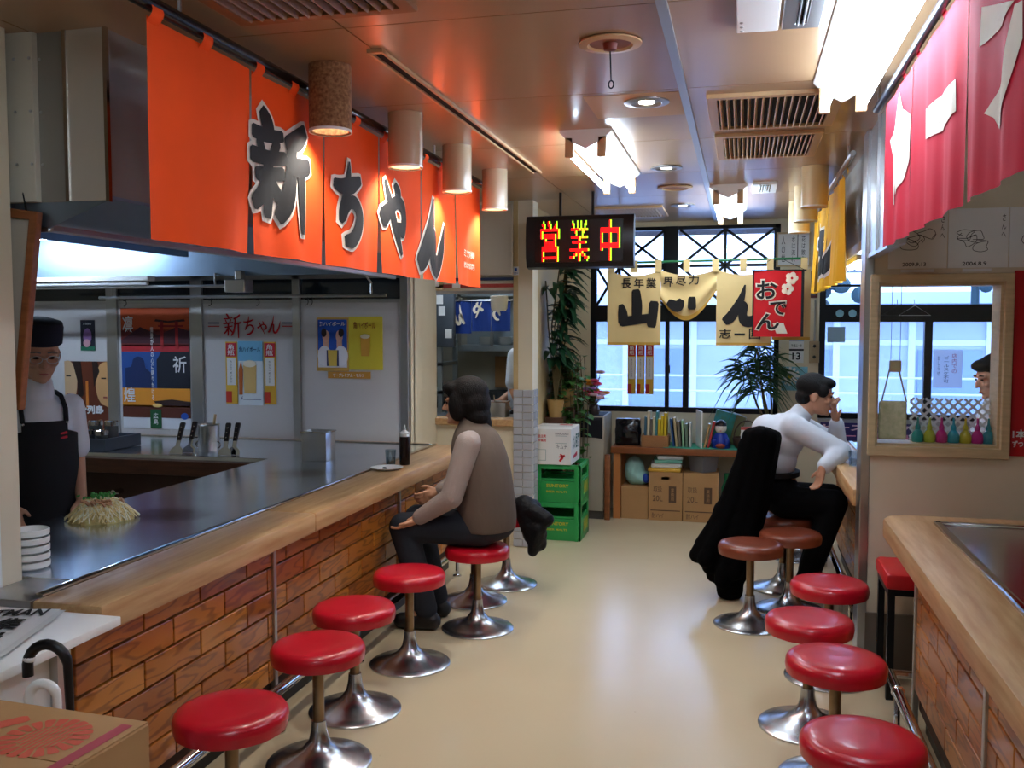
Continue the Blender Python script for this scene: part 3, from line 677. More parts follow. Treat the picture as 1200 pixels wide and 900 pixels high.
for x, y, rz, lab in ((.345,2.74,.1,'red stool fourth from the steel partition corner, under red curtain'), (.335,3.4,.9,'red stool third from the steel partition corner'), (.275,3.85,1.9,'red stool second from the steel partition corner')):
    dup(s0, (x,y,0), rz, lab, 'red stools along the counter under the red curtain')
dup(s0, (.40,4.42,0), .3, 'red vinyl stool against the steel partition corner', 'red stools along the counter under the red curtain')
bs = stool(M['brown'], 'brown vinyl stool standing out alone in the aisle by the black coat', 'brown stools', (.06,5.13,.45), pleat=False)
dup(bs, (.28,5.46,0), .5, 'brown vinyl stool between the aisle stool and the seated man')
dup(bs, (.26,5.9,0), .9, 'brown vinyl stool under the seated man')
dup(bs, (.52-.12,6.72,0), .9, 'brown vinyl stool beyond the seated man at the counter end')
sq = thing('square_stool', 'square red cushioned stool with black metal legs by the partition', 'stool', (.78,4.36,0))
MB().box(.61,.95,4.2,4.54,.48,.55).build('seat', mat('bright_red_vinyl', (206,20,30), .35), sq, bev=.018)
MB().ring([(.62,4.21),(.94,4.21),(.94,4.53),(.62,4.53)], [(.64,4.23),(.92,4.23),(.92,4.51),(.64,4.51)], (0,0,.455), (1,0,0), (0,1,0), .03).build('seat_frame', M['blackmetal'], sq, smooth=False)
for a in (.635,.925):
    for b in (4.225,4.515): MB().box(a-.014,a+.014,b-.014,b+.014,0,.46).build('leg', M['blackmetal'], sq, smooth=False)

# ------------------------------------------------------------------ extractor hood over the long counter
hd = thing('extractor_hood', 'large stainless extractor hood over the griddle', 'range hood', (-2.2, 4, 1.85))
HB = mat('hood_inner_steel', (150,172,196), .42, 1, bump=.02, bscale=30)
HY = 2.52
MB().add([(-1.88,HY,1.99),(-2.10,HY,1.91),(-2.10,5.5,1.91),(-1.88,5.5,1.99),(-1.88,HY,2.0),(-2.10,HY,1.92),(-2.10,5.5,1.92),(-1.88,5.5,2.0)], [(0,1,2,3),(7,6,5,4),(0,4,5,1),(2,6,7,3),(1,5,6,2),(3,7,4,0)]).build('front_slope', HB, hd, smooth=False)
MB().box(-2.115,-2.085,HY,5.5,1.895,1.925).build('lip', M['steel'], hd, smooth=False, bev=.004)
MB().box(-2.95,-2.09,HY,5.5,2.2,2.215).build('canopy', HB, hd, smooth=False)
MB().box(-2.12,-2.09,HY,5.48,1.92,2.2).build('inner_wall', HB, hd, smooth=False)
MB().box(-2.97,-2.95,HY,4.6,1.98,2.2).build('inner_skirt', HB, hd, smooth=False)
MB().box(-5.3,-2.95,4.6,5.5,2.2,2.215).build('canopy', HB, hd, smooth=False)
MB().box(-5.3,-2.1,5.48,5.5,1.93,2.2).build('back_skirt', HB, hd, smooth=False)
MB().box(-2.5,-1.88,HY,5.45,2.216,H).box(-2.09,-1.88,HY,5.45,2.0,2.216).build('duct_box', M['hood'], hd, smooth=False)
MB().prism([(-1.88,1.985),(-1.88,2.0),(-2.4,2.0),(-2.4,1.905),(-2.10,1.905)], (0,HY,0), (1,0,0), (0,0,1), .006).build('end_cap', HB, hd, smooth=False)
MB().box(-2.4,-2.1,HY-.006,HY+.012,1.895,1.91).build('lip', M['steel'], hd, smooth=False)
MB().box(-2.012,-1.875,HY-.015,HY,1.985,H).build('end_sheet', mat('beige_steel_sheet', (206,194,176), .4, .3), hd, smooth=False, bev=.002)
MB().box(-2.022,-2.010,HY-.02,HY,1.985,H).build('seam', M['chrome'], hd, smooth=False)
MB().box(-2.12,-2.02,HY-.008,HY,1.985,H).build('end_sheet', mat('shaded_steel_sheet', (150,146,138), .4, .5), hd, smooth=False)  # shade on the recessed return painted as darker steel
MB().box(-2.36,-2.12,HY-.03,HY,1.985,H).build('end_panel', mat('beige_panel', (210,202,184), .45, .2), hd, smooth=False, bev=.002)
MB().box(-1.882,-1.87,HY-.018,HY-.004,1.98,H).build('corner_edge', M['chrome'], hd, smooth=False)
for x in (-2.185,-2.13,-2.11):
    for z in (2.1,2.26,2.42): MB().ell((x,HY-.032 if x<-2.12 else HY-.01,z), (.005,.004,.005), (0,0,0), 8, 5).build('screw', M['alu'], hd)
flt = thing('grease_filter', 'dark ribbed grease filter under the hood canopy', 'filter', (-2.5,4.2,2.15))
for k in range(22): MB().box(-2.9,-2.14,3.4+k*.09,3.45+k*.09,2.15,2.2).build('baffle', M['blackmetal'], flt, smooth=False)
hl = thing('hood_light', 'slim white tube lamp under the hood rear arm', 'lamp', (-4.2,5.4,1.95))
MB().box(-4.75,-3.75,5.38,5.46,1.9,1.93).build('housing', M['white'], hl, smooth=False, bev=.005)
MB().tube([(-4.72,5.42,1.885),(-3.78,5.42,1.885)], .014, 10).build('tube', mat('unlit_tube', (226,230,232), .4), hl)
hl2 = thing('hood_light', 'slim lit tube lamp up inside the hood above the dark tray', 'lamp', (-4.6,4.95,2.2))
MB().box(-5.05,-4.07,4.9,5.0,2.165,2.202).build('housing', M['white'], hl2, smooth=False, bev=.005)
MB().tube([(-5.03,4.95,2.145),(-4.09,4.95,2.145)], .015, 10).build('tube', mat('lit_hood_tube', (206,228,255), .5, emit=42), hl2)
hl5 = thing('counter_light', 'lit tube lamp under the hood behind the yellow curtain', 'lamp', (.64,5.65,1.98))
MB().box(.585,.70,5.33,5.97,1.955,1.982).build('housing', M['white'], hl5, smooth=False, bev=.005)
for x in (.615,.665): MB().tube([(x,5.35,1.945),(x,5.95,1.945)], .013, 10).build('tube', TUBE, hl5)
for z, y, x0, x1, lab in ((1.862,5.44,-5.2,-3.2,'upper steel hanging rail under the hood'), (1.80,5.62,-4.3,-2.2,'lower steel hanging rail with hooks before the transom')):
    hr = thing('hanging_rail', lab, 'rail', ((x0+x1)/2,y,z))
    MB().tube([(x0,y,z),(x1,y,z)], .01, 8).build('rail', M['steel'], hr)
    for x in (x0+.1, x1-.1): MB().tube([(x,y,z),(x,y,z+.08),(x,5.49,1.94)], .007, 6).build('bracket', M['steel'], hr)
for k, x in enumerate((-4.1,-3.45,-3.1,-2.75,-2.72)):
    tag(MB().tube([(x+.012*math.sin(a*.55), 5.62, 1.80-.002*a*1.6+.012*(math.cos(a*.55)-1)+.02) for a in range(20)], .0025, 6).build('hanging_hook', M['dark']), 'thin dark wire hook hanging on the lower steel rail', 'hook', 'hooks on the hanging rail')
mtr = thing('rail_motor', 'grey steel bracket box joining rail and hood', 'bracket', (-3.15,5.45,1.85))
MB().box(-3.2,-3.06,5.38,5.5,1.82,1.9).box(-3.15,-3.1,5.42,5.47,1.9,1.96).build('bracket_box', M['steel'], mtr, smooth=False, bev=.006)

# ------------------------------------------------------------------ hanging curtains
def noren(name, label, cat, x0, y_list, z_top, z_bot, clothm, amp, face=1, lift=.05, phase=0, kx=13, tabm=None, rodz=None):
    """curtain in the plane x = x0 running along y; returns root and surface function"""
    root = thing(name, label, cat, (x0, (y_list[0]+y_list[-1])/2, z_top))
    def surf(y, z, off=0):
        t = min(1, max(0, (z_top-z)/(z_top-z_bot)))
        return Vector((x0 + amp*(.3+.9*t)*math.sin(kx*y+phase+.7*t) + amp*.4*t*math.sin(kx*2.3*y+1) + off*face, y, z))
    for a, b in zip(y_list[:-1], y_list[1:]):
        g = .006
        def fn(u, v, a=a, b=b):
            y = a+g+(b-a-2*g)*u; z = z_top-(z_top-z_bot)*v; t = max(0, (v-.45)/.55)
            mid = (a+b)/2; y = mid+(y-mid)*(1-.05*t)
            return surf(y, z)
        MB().grid(fn, 28, 14).build('curtain_panel', clothm, root, ang=180)
        for y in (a+.03, (a+b)/2):
            MB().grid(lambda u, v, y=y: Vector((x0+.02*math.sin(v*PI*1.0)*(1 if True else 0)-.0, y-.025+.05*u, z_top-.015+ (lift+.01)*v)), 2, 6).build('tab', clothm, root)
    return root, surf
ORG = mat('orange_cloth', (255,82,0), .85, noise=.1, nscale=4, bump=.04, bscale=300)
YL = [2.165,2.70,3.235,3.77,4.305,4.84,5.33]
nr, sf = noren('shop_curtain', 'long orange shop curtain with black brush characters', 'curtain', -1.5, YL, 2.40, 1.83, ORG, .010, 1)
rod = thing('curtain_rod', 'black curtain rod carrying the orange curtain', 'rod', (-1.5,3.8,2.43))
MB().tube([(-1.5,2.0,2.435),(-1.5,5.4,2.435)], .02, 12).build('rod', mat('black_gloss_rod', (20,18,20), .2), rod)
for y in (2.32,3.4,4.5): MB().tube([(-1.5,y,2.435),(-1.5,y,H)], .006, 6).build('hanger', M['steel'], rod)
OUT = mat('white_outline_print', (226,214,200), .8); INK = mat('black_print', (22,20,22), .75)
def oncloth(key, ya, yb, za, zb, k=1):
    brush(key, OUT, nr, (ya, za, yb, zb), lambda a, b: sf(a, b, .004), k, .013, 'lettering_outline')
    brush(key, INK, nr, (ya, za, yb, zb), lambda a, b: sf(a, b, .007), k, 0)
def zz(px, py): p = onx(px, py, -1.5); return p.y, p.z
y0,z0 = zz(295,255); y1,z1 = zz(357,140); oncloth('shin', y0, y1, 1.955, 2.285)
y0,z0 = zz(390,270); y1,z1 = zz(421,172); oncloth('chi', y0-.01, y1+.01, 1.925, 2.235, 1.0)
y0,z0 = zz(445,295); y1,z1 = zz(473,218); oncloth('ya', y0, y1, 1.925, 2.225, 1.1)
y0,z0 = zz(489,300); y1,z1 = zz(520,218); oncloth('n', y0-.02, y1+.02, 1.885, 2.225, 1.0)
WP = mat('white_print', (238,226,206), .8)
text('ミツワ㈲', WP, nr, (4.98,1.985,5.22,2.03), lambda a,b: sf(a,b,.005), .01)
text('㈱ばマ印刷', WP, nr, (4.98,1.925,5.22,1.96), lambda a,b: sf(a,b,.005), .01)
# red curtain on the right
REDC = mat('crimson_cloth', (206,16,50), .75, bump=.03, bscale=300)
nr2, sf2 = noren('shop_curtain', 'red shop curtain with large white characters', 'curtain', .485, [.9,1.66,2.35,3.04,3.6], 2.38, 1.88, REDC, .006, -1, .06, 1.0, 24)
rod2 = thing('curtain_rod', 'dark steel rod carrying the red curtain', 'rod', (.485,2.5,2.42))
MB().tube([(.485,.8,2.425),(.485,3.86,2.425)], .014, 12).build('rod', mat('dark_steel_rod', (70,72,78), .3, .9), rod2)
for y in (1.4,3.8): MB().tube([(.485,y,2.425),(.485,y,H)], .006, 6).build('hanger', M['steel'], rod2)
def rx(px, py): p = onx(px, py, .485); return p.y, p.z
def polyc(pts, name='lettering'):
    q = [rx(*p) for p in pts]; n = 10
    bm = bmesh.new(); vs = [bm.verts.new((a, b, 0)) for a, b in q]; bm.faces.new(vs); bmesh.ops.triangulate(bm, faces=bm.faces)
    bmesh.ops.subdivide_edges(bm, edges=bm.edges, cuts=5, use_grid_fill=True)
    for v in bm.verts: v.co = sf2(v.co.x, v.co.y, .0025)
    me = bpy.data.meshes.new(name); bm.to_mesh(me); bm.free(); link(name, me, WP, nr2)
polyc([(1056,108),(1059,128),(1069,135),(1067,165),(1066,185),(1057,215),(1050,228),(1054,190),(1050,180),(1044,165),(1050,145)])
polyc([(1046,185),(1049,185),(1048,240),(1045,240)])
polyc([(1087,128),(1122,92),(1122,130),(1105,152),(1088,163)])
polyc([(1153,8),(1192,0),(1175,30),(1151,55)])
polyc([(1192,5),(1200,0),(1200,45),(1183,110),(1169,152),(1163,138),(1154,133),(1175,95)])
# yellow curtain over the second counter
YEL = mat('yellow_cloth', (232,170,20), .8, bump=.03, bscale=300)
nr3, sf3 = noren('shop_curtain', 'yellow shop curtain with black outlined characters over the second counter', 'curtain', .50, [5.15,5.68,6.21,6.74,7.27], 2.38, 1.84, YEL, .02, -1, .06, 0, 22)
rod3 = thing('curtain_rod', 'steel rod carrying the yellow curtain', 'rod', (.5,6.2,2.42))
MB().tube([(.5,4.78,2.425),(.5,7.4,2.425)], .014, 12).build('rod', M['steel'], rod3)
for y in (5.0,7.3): MB().tube([(.5,y,2.425),(.5,y,H)], .006, 6).build('hanger', M['steel'], rod3)
for ky, a in (('chi',6.3),('n',5.75)):
    brush(ky, OUT, nr3, (a+.45,1.95,a,2.25), lambda p,q: sf3(p,q,.004), 1, .02, 'lettering_outline'); brush(ky, INK, nr3, (a+.45,1.95,a,2.25), lambda p,q: sf3(p,q,.007), 1, 0)
hd2 = thing('extractor_hood', 'grey steel hood behind the yellow curtain and partition top', 'range hood', (.9,6,2.0))
MB().box(.60,1.6,4.78,7.0,2.02,H).build('duct_box', M['hood'], hd2, smooth=False); MB().box(.57,1.62,4.77,7.02,1.98,2.03).build('lip', M['steel'], hd2, smooth=False)
hd3 = thing('steel_casing', 'steel casing above the partition corner past the red curtain', 'casing', (.6,4.3,2))
MB().box(.56,.63,4.02,4.608,1.93,H).build('duct_box', M['steel'], hd3, smooth=False, bev=.004)
MB().box(.555,.60,4.015,4.608,1.915,1.935).build('lip', M['steel'], hd3, smooth=False); MB().box(.548,.562,4.3,4.32,1.93,H).build('seam', M['alu'], hd3, smooth=False)
# cream curtain on green rod before the lattice window
CY = 7.5
CRM = mat('cream_cloth', (226,198,138), .85, noise=.08, nscale=5); CRE = mat('ochre_hem', (206,160,70), .85)
nc = thing('shop_curtain', 'cream shop curtain with black characters on a green rod', 'curtain', (-.4,CY,2.05))
def csurf(x, z, off=0): return Vector((x, CY+.006*math.sin(16*x+z*2)-off, z))
def cpanel(x0, x1, zt, zb):
    MB().grid(lambda u, v: csurf(x0+(x1-x0)*u, zt(u)+(zb(u)-zt(u))*v), 14, 10).build('curtain_panel', CRM, nc, ang=180)
    MB().grid(lambda u, v: csurf(x0+(x1-x0)*u, zb(u)+.022*v, .003), 14, 1).build('hem', CRE, nc)
def sag(u): return 2.045-.045*math.sin(PI*u)
cpanel(-1.05, -.63, sag, lambda u: 1.455)
cpanel(-.20, .215, sag, lambda u: 1.455)
cpanel(.22, .50, sag, lambda u: 1.50)
# tucked up middle panel, a swag that hangs in a curve
MB().grid(lambda u, v: csurf(-.63+.43*u, sag(u)-v*(.15+.2*math.sin(PI*min(1,(.15+u)*.85))), .012*math.sin(v*9+u*3)), 20, 16).build('curtain_panel', CRM, nc, ang=180)
MB().grid(lambda u, v: csurf(-.63+.43*u, sag(u)-(1-.1*v)*(.15+.2*math.sin(PI*min(1,(.15+u)*.85))), .014*math.sin((1-.1*v)*9+u*3)+.004), 20, 2).build('hem', CRE, nc)
for x in (-1.02,-.84,-.65,-.43,-.21,.0,.2,.45): MB().box(x-.025,x+.025,CY-.012,CY+.012,2.03,2.125).build('tab', CRM, nc, smooth=False)
for i, ch in enumerate('長年業'): text(ch, INK, nc, (-.94+.098*i,1.905,-.86+.098*i,1.985), lambda a,b: csurf(a,b,.005), .012)
for i, ch in enumerate('界尽力'): text(ch, INK, nc, (-.61+.098*i,1.912+.008*i,-.53+.098*i,1.99+.008*i), lambda a,b: csurf(a,b,.016), .012)
brush('yama', INK, nc, (-.96,1.60,-.65,1.88), lambda a,b: csurf(a,b,.005), 1.2)
brush('n', INK, nc, (-.17,1.63,.2,1.92), lambda a,b: csurf(a,b,.005), .9)
text('志', INK, nc, (-.175,1.51,-.085,1.585), lambda a,b: csurf(a,b,.005), .012)
text('一', INK, nc, (-.06,1.535,.02,1.55), lambda a,b: csurf(a,b,.005), .012)
text('国', INK, nc, (.05,1.505,.135,1.585), lambda a,b: csurf(a,b,.005), .012)
mb = MB(); stroke(mb, [(-.56,1.79,.03),(-.5,1.76,.045),(-.47,1.80,.03)], lambda a,b: csurf(a,b,.022), (0,0,1,1)); mb.build('lettering', INK, nc, smooth=False); mb = MB(); stroke(mb, [(-.385,1.82,.03),(-.385,1.75,.033)], lambda a,b: csurf(a,b,.022), (0,0,1,1)); mb.build('lettering', INK, nc, smooth=False)
gr = thing('curtain_rod', 'thin green rod strung before the lattice window', 'rod', (-.3,CY,2.11))
MB().tube([(-1.25,CY,2.105),(.46,CY,2.12)], .009, 8).build('rod', mat('green_rod', (20,110,60), .4), gr)
for x in (-1.1,.4): MB().tube([(x,CY,2.11),(x,CY,H)], .003, 5).build('cord', M['dark'], gr)
# red flag with oden lettering
fl = thing('hanging_flag', 'small red banner with black white-edged characters beside cream curtain', 'banner', (.26,CY-.12,2.02))
ff = lambda a, b, d=0: Vector((a, CY-.12-d+.006*math.sin(a*20), b))
MB().grid(lambda u,v: ff(.075+.37*u,1.525+.50*v), 10, 4).build('banner_cloth', mat('banner_red', (206,10,26), .7), fl, ang=180)
MB().grid(lambda u,v: ff(.425+.02*u,1.525+.50*v,.003), 2, 4).build('edge', M['ink'], fl); MB().grid(lambda u,v: ff(.07+.012*u,1.525+.50*v,.003), 2, 4).build('edge', M['ink'], fl)
for ch, bx in (('お',(.10,1.81,.25,1.95)),('で',(.20,1.69,.32,1.79)),('ん',(.10,1.58,.27,1.70))):
    text(ch, WP, fl, (bx[0]-.011,bx[1]-.011,bx[2]+.011,bx[3]+.011), lambda a,b: ff(a,b,.004), .05, name='lettering_outline'); text(ch, INK, fl, bx, lambda a,b: ff(a,b,.007), .02)
for cx, cz in ((.355,1.965),(.325,1.885)):
    for k in range(5): MB().ell(ff(cx+.026*math.cos(k*1.257), cz+.026*math.sin(k*1.257), .003), (.022,.002,.022), (0,0,0), 12, 6).build('flower_print', WP, fl)
    MB().ell(ff(cx, cz, .005), (.01,.002,.01), (0,0,0), 10, 6).build('flower_print', MATS['banner_red'], fl)
MB().grid(lambda u,v: ff(.25+.08*u-.03*v,1.55+.08*v,.005), 3, 3).build('skewer_print', WP, fl)
MB().tube([(.06,CY-.12,2.025),(.46,CY-.12,2.025)], .006, 6).build('top_rod', M['black'], fl)
MB().tube([(.45,CY-.12,2.025),(.3,CY-.02,2.11)], .002, 5).build('cord', M['dark'], fl); MB().tube([(.07,CY-.12,2.025),(.2,CY-.02,2.11)], .002, 5).build('cord', M['dark'], fl)

# ------------------------------------------------------------------ illuminated sign
LY = 6.2
sg = thing('illuminated_sign', 'black dot-matrix sign with glowing red and green characters', 'sign', (-1.06,LY,2.35))
prof = [(0,-.18),(.07,-.17),(.095,-.1),(.1,0),(.095,.1),(.07,.17),(0,.18)]
MB().prism([(-p[0]+.1, p[1]) for p in prof], (-1.425,LY,2.17), (0,1,0), (0,0,1), .725).build('case', mat('dark_brown_case', (30,26,26), .35), sg, smooth=True)
MB().box(-1.36,-.77,LY-.004,LY+.02,2.03,2.31).build('screen', mat('black_screen', (6,6,8), .3), sg, smooth=False)
for x in (-1.2,-.98): MB().box(x-.008,x+.008,LY+.06,LY+.08,2.34,H).build('hanger', M['blackmetal'], sg, smooth=False)
rd, gd, dm = MB(), MB(), MB()
for k, ch in enumerate('営業中'):
    V, Fc = text_mesh(ch, (.016,.002,.02)[k])
    tree = BVHTree.FromPolygons([Vector((a,b,0)) for a,b in V], Fc); xa, xb = min(v[0] for v in V), max(v[0] for v in V); ya, yb = min(v[1] for v in V), max(v[1] for v in V)
    N = 16; on = [[tree.ray_cast(Vector((xa+(xb-xa)*(i+.5)/N, ya+(yb-ya)*(j+.5)/N, 1)), Vector((0,0,-1)))[0] is not None for i in range(N)] for j in range(N)]
    px0 = ony((634,668,704)[k], 285, LY).x
    for j in range(N):
        for i in range(N):
            if not on[j][i]: continue
            edge = (i == N-1 or not on[j][i+1]) if k != 1 else (i == N-1 or not on[j][i+1] or (j > 7 and i > 7 and i % 2 == 0))
            x = px0+.0081*i; z = 2.035+.0168*j; (gd if edge else rd).box(x, x+.0074, LY-.0075, LY-.003, z, z+.0152)
stuff(rd.build('red_dots', mat('lit_red_dot', (255,6,8), .5, emit=1.6), sg, smooth=False)); stuff(gd.build('green_dots', mat('lit_green_dot', (150,235,30), .5, emit=1.4), sg, smooth=False))
# ------------------------------------------------------------------ things on the long counter
def on(px, py, z=CZ): p = onz(px, py, z); return p.x, p.y
nx, ny = -2.54, 3.3
nd = thing('noodle_heap', 'heap of fried noodles and bean sprouts topped with green onion on griddle', 'food', (nx,ny,CZ))
MB().lathe([(.125,0),(.12,.015),(.095,.05),(.05,.075),(.001,.082)], (nx,ny,CZ-.002), 24, lambda i,j: 1+.06*math.sin(j*2.1+i)).build('cabbage_base', mat('pale_cabbage', (214,206,140), .5, noise=.3, nscale=40, col2=(190,160,96), bump=.6, bscale=50), nd)
st = MB(); st2 = MB()
for k in range(300):
    a = random.uniform(0,2*PI); r = .125*math.sqrt(random.random()); b = a+random.uniform(.4,1.4)*random.choice((-1,1)); pts = []
    for q in range(5):
        t = q/4; aa = a+(b-a)*t; rr = r*(1-.5*math.sin(PI*t))+.02*t; rr = min(rr, .15); zz_ = .088*(1-(rr/.135)**2) if rr < .135 else 0
        pts.append((nx+rr*math.cos(aa), ny+rr*math.sin(aa), CZ+max(.004,zz_)+random.uniform(0,.008)))
    (st if k % 3 else st2).tube(pts, .0024, 4)
stuff(st.build('noodles', mat('noodle', (230,210,150), .4), nd)); stuff(st2.build('sprouts', mat('sprout', (240,238,214), .35), nd))
sc = MB()
for k in range(70): sc.obox((nx-.005+random.gauss(0,.028), ny+random.gauss(0,.028), CZ+.088+random.uniform(0,.012)), (.014,.008,.004), (random.random()*3,random.random()*3,random.random()*3))
stuff(sc.build('green_onion', mat('green_onion', (60,140,60), .5), nd, smooth=False))
mt = MB()
for k in range(40): mt.obox((nx+.03+random.gauss(0,.03), ny-.03+random.gauss(0,.03), CZ+.072+random.uniform(0,.012)), (.02,.014,.005), (random.random(),random.random(),random.random()*3))
stuff(mt.build('fish_flakes', mat('fish_flake', (190,140,104), .6), nd, smooth=False))
for k in range(5):
    z = CZ+.026*k
    b = tag(MB().lathe([(.044,0),(.048,.002),(.06,.008),(.061,.024),(.057,.026),(.052,.008),(.001,.007)], (-2.245,2.56,z-.001), 28).build('bowl', M['white']), 'small white bowl in the stack beside the wall end' if k < 4 else 'topmost white bowl of the stack beside the wall end', 'bowl', 'stack of white bowls')
def steelbox(name, label, x0, x1, y0, y1, z, h, cat='container'):
    t = thing(name, label, cat, ((x0+x1)/2,(y0+y1)/2,z))
    o = [(x0,y0),(x1,y0),(x1,y1),(x0,y1)]; i = [(x0+.004,y0+.004),(x1-.004,y0+.004),(x1-.004,y1-.004),(x0+.004,y1-.004)]
    MB().ring(o, i, (0,0,z), (1,0,0), (0,1,0), h).build('body', M['steel'], t, bev=.0015)
    MB().box(x0+.003,x1-.003,y0+.003,y1-.003,z,z+.006).build('bottom', M['steel'], t, smooth=False)
    MB().ring([(x0-.006,y0-.006),(x1+.006,y0-.006),(x1+.006,y1+.006),(x0-.006,y1+.006)], o, (0,0,z+h-.008), (1,0,0), (0,1,0), .008).build('rim', M['chrome'], t, bev=.002)
    return t
steelbox('steel_container', 'square open stainless container standing on the griddle', -2.5, -2.345, 5.02, 5.15, CZ-.001, .175)
def bottle(label, x, y, z, m, capm, r=.03, h=.165, name='sauce_bottle'):
    t = thing(name, label, 'bottle', (x,y,z))
    MB().lathe([(r*.92,0),(r,.008),(r,h-.02),(r*.9,h)], (x,y,z), 24).build('body', m, t)
    MB().lathe([(r*.93,h-.002),(r*.95,h+.018),(r*.5,h+.03),(.007,h+.035),(.004,h+.065),(.001,h+.066)], (x,y,z), 24).build('cap', capm, t)
SAUCE = mat('dark_sauce', (34,20,16), .25)
bottle('dark sauce squeeze bottle with white nozzle cap on the wood rim', -1.86, 5.02, CZ-.001, SAUCE, M['white'])
GT = glass_mat('drinking_glass', (226,236,240), .86)
def tumbler(label, x, y, z, r=.032, h=.09):
    t = thing('drinking_glass', label, 'glass', (x,y,z))
    MB().lathe([(r*.8,0),(r,h),(r-.003,h),(r*.8-.003,.008),(.001,.008)], (x,y,z), 24).build('glass_wall', GT, t)
    MB().lathe([(.001,.0085),(r*.78,.0085),(r*.88,h*.5),(.001,h*.5)], (x,y,z), 24).build('water', glass_mat('water', (210,224,232), .9), t)
tumbler('small glass of water beside the sauce bottle and plate', -1.93, 4.98, CZ-.001)
pl = thing('small_plate', 'small white plate with a dab of sauce on wood rim', 'plate', (-1.89,4.82,CZ))
MB().lathe([(.05,0),(.055,.004),(.088,.014),(.09,.016),(.086,.017),(.054,.008),(.001,.007)], (-1.89,4.82,CZ-.001), 32).build('dish', M['white'], pl)
MB().ell((-1.9,4.81,CZ+.01), (.014,.011,.006), (0,0,0), 10, 6).build('sauce_dab', SAUCE, pl)
def spatula(x, y, lean, label):
    t = thing('griddle_spatula', label, 'spatula', (x,y,CZ))
    d = Vector((lean, .12, 1)).normalized(); p = Vector((x,y,CZ))
    MB().prism([(-.045,0),(.045,0),(.04,.03),(.014,.05),(.014,.09),(-.014,.09),(-.014,.05),(-.04,.03)], p, (1,0,0), d, .003).build('blade', M['chrome'], t, smooth=False)
    MB().prism([(-.013,.085),(.013,.085),(.017,.19),(.012,.2),(-.012,.2),(-.017,.19)], p+Vector((0,.006,0)), (1,0,0), d, .016).build('handle', M['wooddark'] if 0 else mat('black_brown_handle', (34,24,24), .4), t, bev=.003)
    for k in (.11,.14,.17): MB().ell(p+d*k+Vector((0,-.011,0)), (.004,.003,.004), (0,0,0), 8, 5).build('rivet', M['chrome'], t)
spatula(-3.40, 5.12, .22, 'taller spatula standing left of the utensil pot with riveted handle'.replace('left of', 'beside'))
spatula(-3.35, 5.18, .2, 'shorter spatula standing close against the utensil pot')
spatula(-3.07, 5.13, .1, 'taller spatula standing apart between pot and open container')
spatula(-3.03, 5.16, .14, 'shorter spatula standing apart between pot and open container')
up = thing('utensil_pot', 'tall stainless utensil pot with ring handles on rear counter arm', 'pot', (-3.28,5.3,CZ))
MB().lathe([(.062,0),(.066,.01),(.066,.165),(.07,.17),(.066,.172),(.062,.165),(.06,.012),(.001,.01)], (-3.28,5.3,CZ-.001), 32).build('body', M['steel'], up)
for s in (-1,1): MB().tube([(-3.28+s*.066+s*.02*math.sin(a*PI/8), 5.29, CZ+.02+.02*(1-math.cos(a*PI/8))) for a in range(9)], .004, 6).build('handle', M['chrome'], up)
MB().tube([(-3.27,5.31,CZ+.02),(-3.25,5.33,CZ+.23)], .009, 8).build('stick', M['woodlight'], up)
tr = thing('condiment_tray', 'shallow dark grey tray on rear counter arm holding shakers', 'tray', (-4.2,5.25,CZ))
MB().box(-4.54,-3.91,5.12,5.42,CZ-.001,CZ+.012).build('bottom', M['blackmetal'], tr, smooth=False)
MB().ring([(-4.57,5.09),(-3.88,5.09),(-3.88,5.45),(-4.57,5.45)], [(-4.55,5.11),(-3.9,5.11),(-3.9,5.43),(-4.55,5.43)], (0,0,CZ+.003), (1,0,0), (0,1,0), .075).build('side_wall', mat('grey_tray', (74,84,98), .4), tr, smooth=False)
SH = mat('glass_shaker', (120,128,130), .15, .4)
for k, (x, y, h) in enumerate(((-3.99,5.2,.085),(-4.09,5.2,.085),(-4.19,5.2,.085),(-4.02,5.34,.13),(-4.14,5.34,.13),(-4.49,5.22,.085),(-4.39,5.34,.09))):
    t = thing('condiment_shaker', 'glass condiment shaker with steel lid in the dark tray', 'shaker', (x,y,CZ+.012), 'shakers in the condiment tray')
    MB().lathe([(.04,0),(.042,.005),(.042,h)], (x,y,CZ+.011), 20).build('body', SH, t); MB().lathe([(.044,h-.004),(.044,h+.024),(.038,h+.03),(.001,h+.03)], (x,y,CZ+.011), 20).build('lid', M['chrome'], t)
ch = thing('chopstick_bundle', 'flared bundle of pale disposable chopsticks in a dark cup', 'chopsticks', (-4.3,5.22,CZ+.012))
MB().lathe([(.045,0),(.05,.12),(.046,.12),(.04,.01),(.001,.01)], (-4.3,5.22,CZ+.011), 24).build('cup', M['black'], ch)
for k in range(60):
    a = k*2.4; r = .038*math.sqrt((k+.5)/60); R2 = .078*math.sqrt((k+.5)/60)
    MB().tube([(-4.3+r*math.cos(a),5.22+r*math.sin(a),CZ+.03),(-4.3+R2*math.cos(a),5.22+R2*math.sin(a),CZ+.225)], .0068, 5).build('chopstick', M['woodlight'], ch, smooth=False)

